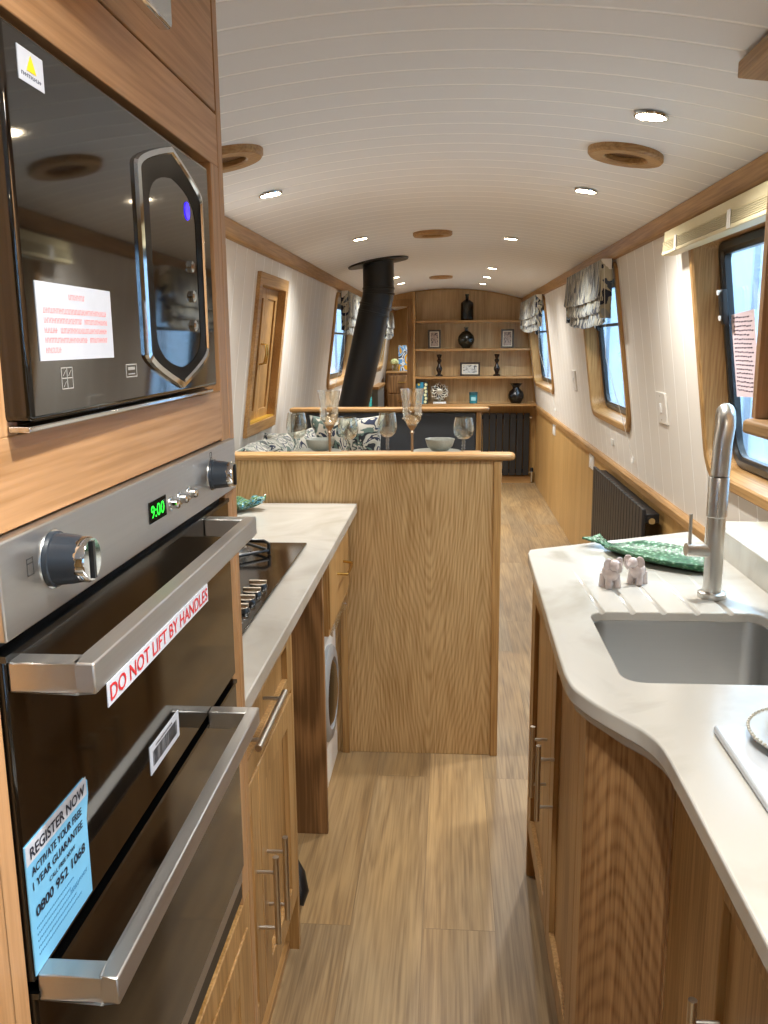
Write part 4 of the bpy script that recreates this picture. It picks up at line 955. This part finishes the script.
tag(MB().lathe([(.042, 0), (.05, .005), (.074, .05), (.078, .08), (.066, .115), (.034, .145), (.032, .158), (.058, .19), (.064, .194), (.056, .19), (.028, .158), (.0001, .15)], (.655, yo, SH[3]), n=36).build('vase', BG, None, at=(.655, yo, SH[3]), angle=50), 'squat black glossy vase with flared rim at the right end of the bottom shelf', 'vase')

# ---------------------------------------------------------------- stove flue
st = thing('stove_flue', 'fat black stove flue pipe kinking down from its round ceiling plate', 'flue', (-.43, 5.4, 1.9))
yf = 5.4
b = MB(); n = 40
pr = []
for r in (.0001, .185, .187, .187, .0001): pass
top = [[(-.432+r*cos(t), yf+r*sin(t), cz(-.432+r*cos(t))-o) for t in [2*pi*k/n for k in range(n)]] for r, o in ((.09, .012), (.178, .012), (.182, .006), (.182, .001), (.09, .001))]
b.loft(top, True, False, False); b.build('ceiling_plate', BLACKM, st, angle=40)
ax = [(-.432, 1.905), (-.432, 1.745), (-.436, 1.70), (-.447, 1.655), (-.458, 1.625), (-.600, 1.02), (-.643, .835)]
MB().tube([(x, yf, z) for x, z in ax], .094, 36).build('pipe', BLACKM, st, angle=25)
b = MB()
def band(x, z, dx, dz, r=.0975, w_=.008):
    d = Vector((dx, 0, dz)).normalized(); p = Vector((x, yf, z)); b.tube([p-d*w_, p-d*w_*.6, p+d*w_*.6, p+d*w_], [r-.004, r, r, r-.004], 36)
band(-.432, 1.745, 0, 1); band(-.432, 1.715, .05, 1); band(-.452, 1.64, .25, 1, .099); band(-.463, 1.60, .24, 1)
b.build('joint_band', BLACKM, st, angle=25)
MB().tube([(-.512, yf-.03, 1.19), (-.495, yf-.05, 1.19)], .006, 8).build('rivet', CHROME, st)
sv = thing('wood_stove', 'small black cast iron stove at the foot of the flue', 'stove', (-.652, 5.4, 0))
MB().box(-.84, -.46, 5.2, 5.6, .14, .80).build('body', BLACKM, sv, bevel=.015, seg=3)
MB().box(-.46, -.448, 5.26, 5.54, .34, .70).build('door', BLACKM, sv, bevel=.004); MB().box(-.448, -.446, 5.30, 5.50, .40, .64).build('glass', BLACKGLASS, sv)
for a_, c_ in ((-.81, 5.23), (-.49, 5.23), (-.81, 5.57), (-.49, 5.57)): MB().lathe([(.016, 0), (.022, .145)], (a_, c_, 0), n=14).build('leg', BLACKM, sv)

# ---------------------------------------------------------------- side hatch with closed oak doors (left)
hroot = struct(thing('door_2', 'oak framed side hatch with a pair of closed oak doors', None, wp(-1, 3.9, 1.035)))
def hl(ins, off): 
    s_, a, c_, d, e = HATCH; return [wp(-1, y, z, off) for y, z in ((c_-ins, d+ins), (c_-ins, e-ins), (a+ins, e-ins), (a+ins, d+ins))]
MB().loft([hl(0, .005), hl(0, -.016), hl(.05, -.016), hl(.05, .055), hl(.02, .055), hl(.02, .005)], True, False, False).build('hatch_surround', OAK_H, hroot, bevel=.002, smooth=False)
s_, a, c_, d, e = HATCH
for k, (ya, yb) in enumerate(((a+.05, (a+c_)/2-.001), ((a+c_)/2+.001, c_-.05))):
    za, zb = d+.05, e-.05
    def quad(y0, y1, z0, z1, o): return [wp(-1, y, z, o) for y, z in ((y1, z0), (y1, z1), (y0, z1), (y0, z0))]
    b = MB(); f_ = .045
    for (p0, p1, q0, q1) in ((ya, ya+f_, za, zb), (yb-f_, yb, za, zb), (ya+f_, yb-f_, za, za+f_), (ya+f_, yb-f_, zb-f_, zb)): b.loft([quad(p0, p1, q0, q1, .022), quad(p0, p1, q0, q1, .042)])
    dd = b.build('hatch_door', OAK_V, hroot, bevel=.0015)
    MB().loft([quad(ya+f_, yb-f_, za+f_, zb-f_, .030), quad(ya+f_, yb-f_, za+f_, zb-f_, .040)]).build('door_panel', OAK_V, dd)
    y_ = (a+c_)/2+(-.02 if k == 0 else .02)
    MB().tube([wp(-1, y_, 1.335, .022), wp(-1, y_, 1.34, .0), wp(-1, y_, 1.38, -.006), wp(-1, y_, 1.42, .0), wp(-1, y_, 1.425, .022)], .0045, 10).build('hatch_handle', BRASS, dd)
b = MB().loft([[wp(-1, y, d+.05, o) for y, o in ((a+.05, -.01), (c_-.05, -.01), (c_-.05, .022), (a+.05, .022))], [wp(-1, y, d+.056, o) for y, o in ((a+.05, -.01), (c_-.05, -.01), (c_-.05, .022), (a+.05, .022))]])
b.build('yellow_sill', plain('yellow_metal', '#e0b545', .35, metal=.5), hroot)  # even yellow, partly metallic strip along the bottom of the hatch

# ---------------------------------------------------------------- roman blinds
def roman(side, y0, y1, ztop, zbot, label, folds=3):
    root = thing('roman_blind', label, 'blind', (XC+side*(hw(ztop)-.03), (y0+y1)/2, ztop), 'leaf print roman blinds')
    xw = XC+side*(hw(ztop)-.022)
    # the flat fall and two folded tiers tucked below it, each a closed hem
    h1 = ztop-(ztop-zbot)*.60; N_ = 70
    for t_, (o_, za, zb, ins) in enumerate(((.048, ztop, h1, 0), (.036, h1+.03, h1-(h1-zbot)*.52, .035), (.024, h1+.0, zbot, .07))):
        prof = [(o_-.006, za), (o_, za-.003), (o_+.004, zb+.03), (o_+.008, zb+.008), (o_+.004, zb), (o_-.003, zb+.002), (o_-.006, zb+.025)]
        n = len(prof)-1
        def fn(u, v):
            t = v*n; i = min(n-1, int(t)); f = t-i; a, z = [prof[i][k]*(1-f)+prof[i+1][k]*f for k in (0, 1)]
            dr = max(0, min(1, (ztop-z)/(ztop-zbot)))
            w_ = .007*dr*sin(u*31+3*sin(u*7)+t_)+.004*dr*sin(u*67+z*21+t_*2)
            return (xw-side*(a+w_), y0+(y1-y0-ins)*u, z-.016*dr*(1-(2*u-1)**2)+.004*dr*sin(u*25+t_))
        b = MB(); b.grid(fn, N_, n*2); b.build('fabric_tier', BLIND, root, solid=.0025, angle=60)
    for yy in (y0, y1):
        b = MB(); b.grid(lambda u, v, yy=yy: (xw-side*(-.004+.050*u), yy+.005*sin(v*17+u*3), ztop-(ztop-zbot-.02)*v), 4, 20)
        b.build('side_return', BLIND, root, solid=.003)
    MB().box(xw-side*.002, xw-side*.040, y0+.003, y1-.003, ztop-.028, ztop-.003).build('head_rail', WHITEP, root)
    e = y0 if side > 0 else y0
    MB().box(xw-side*.0, xw-side*.046, e-.004, e+.03, ztop-.045, ztop+.001).build('end_bracket', WHITEP, root, bevel=.002)
    b = MB(); b.tube([(xw-side*.035, y0-.008, ztop-.03), (xw-side*.012+side*.0, y0-.008, 1.35), wp(side, y0-.008, .90, -.012)], .0012, 6); b.build('cord', WHITEP, root)
    MB().lathe([(.002, .03), (.007, .02), (.008, 0), (.0001, -.001)], wp(side, y0-.008, .87, -.014), n=10).build('cord_acorn', WHITEP, root)
    return root
roman(1, 4.07, 5.22, 1.782, 1.505, 'leaf print roman blind over the middle right window, largest of the blinds')
roman(1, 7.08, 8.55, 1.782, 1.515, 'leaf print roman blind over the farthest right window next to the shelves')
roman(-1, 6.12, 7.48, 1.775, 1.49, 'leaf print roman blind on the left wall behind the stove flue')
roman(-1, 9.8, 11.0, 1.775, 1.47, 'leaf print roman blind in the cabin beyond the doorway')

# slatted wooden blind over the nearest window, drawn fully up
vb = thing('venetian_blind', 'cream slatted blind stacked up at the top of the nearest window', 'blind', wp(1, 2.3, 1.70, -.05))
CRM = plain('cream_painted_slat', '#cdc19c', .45)
def vx(o, z): return XC+hw(1.76)-o
MB().box(vx(.018, 0), vx(.052, 0), 1.63, 2.99, 1.738, 1.768).build('head_rail', CRM, vb, bevel=.002)
for k in range(6):
    z = 1.7085+k*.0050
    MB().prism([(vx(.014, 0), z), (vx(.034, 0), z+.0020), (vx(.055, 0), z), (vx(.055, 0), z+.0026), (vx(.034, 0), z+.0044), (vx(.014, 0), z+.0026)], 'y', 1.63+.002*(k % 3), 2.995-.003*((k+1) % 3)).build('slat', CRM, vb)
MB().box(vx(.012, 0), vx(.056, 0), 1.63, 2.995, 1.695, 1.707).build('bottom_rail', CRM, vb, bevel=.003)
for y_ in (1.75, 2.3, 2.82):
    MB().box(vx(.0560, 0), vx(.0590, 0), y_-.012, y_+.012, 1.697, 1.742).build('ladder_tape', WHITEP, vb, bevel=.001)

# ---------------------------------------------------------------- sockets and switches
def plate(side, y, z, w, h, label, cat='switch', low=False, rocker=True):
    r = thing({'switch': 'wall_switch', 'socket': 'wall_socket'}.get(cat, 'cord_cleat'), label, cat, wp(side, y, z) if not low else (XC+side*.885, y, z))
    if low: fn = lambda yy, zz, o: (XC+side*(.885+o), yy, zz)
    else: fn = lambda yy, zz, o: wp(side, yy, zz, o)
    def slab(y0, y1, z0, z1, o0, o1): return MB().loft([[fn(a, c_, o) for a, c_ in ((y0, z0), (y1, z0), (y1, z1), (y0, z1))] for o in (o0, o1)])
    slab(y-w/2, y+w/2, z-h/2, z+h/2, 0, -.008).build('plate', plain('pale_switch_plate', '#d9d5cd', .35), r, bevel=.002)
    slab(y-.010, y+.010, z-.018, z+.018, -.008, -.012).build('rocker', WHITEP, r, bevel=.001)
    b = MB()
    for q in (-1, 1):
        l = [[fn(y+.0028*cos(t), z+q*h*.38+.0028*sin(t), o) for t in [k*pi/4 for k in range(8)]] for o in (-.008, -.0095)]; b.loft(l)
    b.build('screw', CHROME, r)
plate(1, 3.43, 1.17, .15, .12, 'white switch plate on the boarded wall between the near and middle right windows')
plate(1, 5.84, 1.17, .15, .13, 'white switch plate on the boarded wall between the middle and far right windows')
plate(1, 5.35, .70, .15, .085, 'white socket on the oak lining just past the low radiator', 'socket', True)
plate(1, 7.3, .70, .15, .085, 'white socket on the oak lining below the farthest right window', 'socket', True)
plate(1, 4.6, .905, .03, .03, 'tiny white blind cord cleat under the middle right window', 'cleat')

# ---------------------------------------------------------------- ceiling vents
def vent(x, y, label, R=.094):
    r = thing('ceiling_vent', label, 'vent', (x, y, cz(x)), 'round oak ceiling vents')
    n = 44; fn = lambda rr, t, o: (x+rr*cos(t), y+rr*sin(t), cz(x+rr*cos(t))-o)
    MB().loft([[fn(rr, 2*pi*k/n, o) for k in range(n)] for rr, o in ((R, -.002), (R, .012), (R*.95, .018), (R*.60, .018), (R*.55, .014), (R*.55, -.002))], True, False, False).build('oak_ring', OAK_X, r, angle=30)
    MB().loft([[fn(rr, 2*pi*k/n, o) for k in range(n)] for rr, o in ((R*.545, .001), (R*.545, .003), (.001, .003))], True, False, True).build('brass_mesh', plain('brown_mesh', '#6a4a28', .5, metal=.4, bump=1, bscale=300), r)
for x, y, l in ((.442, 2.385, 'largest oak ring vent, on the right above the sink'), (-.555, 2.235, 'oak ring vent half hidden by the oven housing'), (-.085, 4.32, 'oak ring vent in the middle of the ceiling past the table'), (-.075, 7.2, 'smallest oak ring vent near the far shelves')):
    vent(x, y, l)

# ---------------------------------------------------------------- recessed ceiling lights, each with its own lamp
LENS = plain('lit_lamp_lens', '#fff4dc', .3, emit='#ffe9c4', estr=26, var=0)
def downlight(x, y, label, visible=True):
    r = thing('ceiling_light', label, 'light', (x, y, cz(x)), 'recessed ceiling lights')
    z = cz(x)-.003; sl = .4*(x-XC)
    b = MB(); b.lathe([(.037, 0), (.036, -.003), (.0315, -.004), (.031, -.001)], (x, y, z-.001), n=28)
    b.v = [(p[0], p[1], p[2]-sl*(p[0]-x)) for p in b.v]; b.build('bezel', CHROME, r)
    b = MB(); b.lathe([(.0001, -.0022), (.0305, -.0022), (.0305, -.001), (.0001, -.001)], (x, y, z-.001), n=24)
    b.v = [(p[0], p[1], p[2]-sl*(p[0]-x)) for p in b.v]; b.build('lens', LENS, r)
    ld_ = bpy.data.lights.new('lamp', 'SPOT'); ld_.energy = SPOT_POWER; ld_.color = (1.0, .995, .965); ld_.spot_size = radians(146); ld_.spot_blend = 1.0; ld_.shadow_soft_size = .026
    lo = bpy.data.objects.new('lamp', ld_); COL.objects.link(lo); lo.parent = r; lo.location = (0, 0, -.034)
for x, y, l in ((.425, 2.02, 'ceiling light nearest the camera, before the big vent'), (.430, 2.96, 'right hand ceiling light just beyond the big vent'), (-.553, 2.78, 'left hand ceiling light next to the oven housing'),
                (.293, 4.45, 'right hand ceiling light level with the dinette bench'), (-.422, 4.22, 'left hand ceiling light before the flue plate'),
                (.288, 6.22, 'right hand ceiling light, first of the far three'), (.284, 7.05, 'right hand ceiling light, second of the far three'), (.284, 7.88, 'right hand ceiling light, last of the far three'),
                (-.416, 6.76, 'left hand ceiling light just beyond the flue'), (-.410, 7.48, 'left hand ceiling light farthest away'),
                (.42, .15, 'added unseen light over the near end of the right worktop'), (.15, .45, 'added unseen light just above the camera'), (.30, -1.1, 'added unseen light near the back bulkhead'),  # these three are added out of view to brighten the near end
                (-.35, 9.9, 'ceiling light in the cabin beyond the doorway'), (-.3, 11.0, 'ceiling light over the chest of drawers')):
    downlight(x, y, l)

# ---------------------------------------------------------------- beyond the doorway
ch = thing('chest_of_drawers', 'oak chest of drawers in the cabin beyond the doorway', 'chest', (-.62, 11.5, 0))
MB().box(-.81, -.40, 11.3, 11.7, 0, 1.03).build('carcass', OAK_RED, ch, bevel=.003)
for k in range(3):
    d = MB().box(-.79, -.42, 11.285, 11.3, .30+k*.24, .52+k*.24).build('drawer', OAK_RED, ch, bevel=.003)
    MB().tube([(-.66, 11.285, .44+k*.24), (-.655, 11.262, .435+k*.24), (-.565, 11.262, .435+k*.24), (-.56, 11.285, .44+k*.24)], .007, 8).build('handle', BRASS, d)
MB().box(-.82, -.39, 11.28, 11.7, 1.03, 1.05).build('top', OAK_X, ch, bevel=.003)
pc = thing('canvas_picture', 'yellow, blue and black canvas picture standing on the far chest', 'picture', (-.58, 11.6, 1.05))
ART = contour_fabric('painted_canvas', [(0, '#e0a818'), (.3, '#f0e8dc'), (.42, '#e8b830'), (.6, '#1d2436'), (.75, '#e9eef2'), (.86, '#5f9fd8')], scale=(6, 6, 6), freq=8, rough=.7)
MB().box(-.675, -.47, 11.60, 11.62, 1.05, 1.38).build('canvas', ART, pc, bevel=.002)
fl = thing('flower_vase', 'glass vase with pale green flower head on the far chest', 'vase', (-.715, 11.45, 1.05))
MB().lathe([(.03, 0), (.035, .01), (.04, .08), (.038, .08), (.033, .012), (.0001, .01)], (-.715, 11.45, 1.05), n=20).build('vase', CRYSTAL, fl)
b = MB(); random.seed(2)
for k in range(40):
    a = random.random()*6.28; c_ = random.uniform(-.6, 1); q = sqrt(1-c_*c_)
    b.lathe([(.0001, -.014), (.015, -.004), (.015, .006), (.0001, .014)], (-.715+.042*q*cos(a), 11.45+.042*q*sin(a), 1.165+.035*c_), n=6)
b.build('flower_head', plain('pale_green_petals', '#cfd6a0', .8), fl)
b = MB(); b.tube([(-.715, 11.45, 1.065), (-.713, 11.45, 1.15)], .004, 6); b.build('stem', plain('stem_green', '#5d7a3a', .7), fl)
tag(MB().box(-.885, -.80, 9.85, 10.9, .90, .93).build('side_ledge', OAK_H, None, bevel=.003, at=(-.84, 10, .9)), 'oak ledge along the left wall beyond the doorway', 'ledge')
tag(MB().box(-.88, -.81, 9.9, 10.8, 0, .90).build('low_cupboard', plain('grey_painted_panel', '#6d7478', .5), None, bevel=.003, at=(-.84, 10.1, 0)), 'grey low cupboard below the oak ledge beyond the doorway', 'cupboard')
lg = MB().lathe([(.03, 0), (.034, .006), (.034, .13), (.012, .17), (.012, .20), (.015, .205), (.0001, .206)], (-.74, 7.95, .803), n=20)
tag(MB().box(-.895, -.62, 7.7, 8.4, .78, .803).build('side_shelf', OAK_H, None, bevel=.003, at=(-.75, 8, .78)), 'small oak shelf on the left wall behind the flue', 'shelf')
tag(lg.build('bottle', plain('teal_glaze', '#2f8f8a', .15, coat=.4), None, at=(-.74, 7.95, .803)), 'teal bottle on the side shelf, seen past the foot of the flue', 'bottle')
for o in bpy.data.objects:
    if '_org' in o: del o['_org']
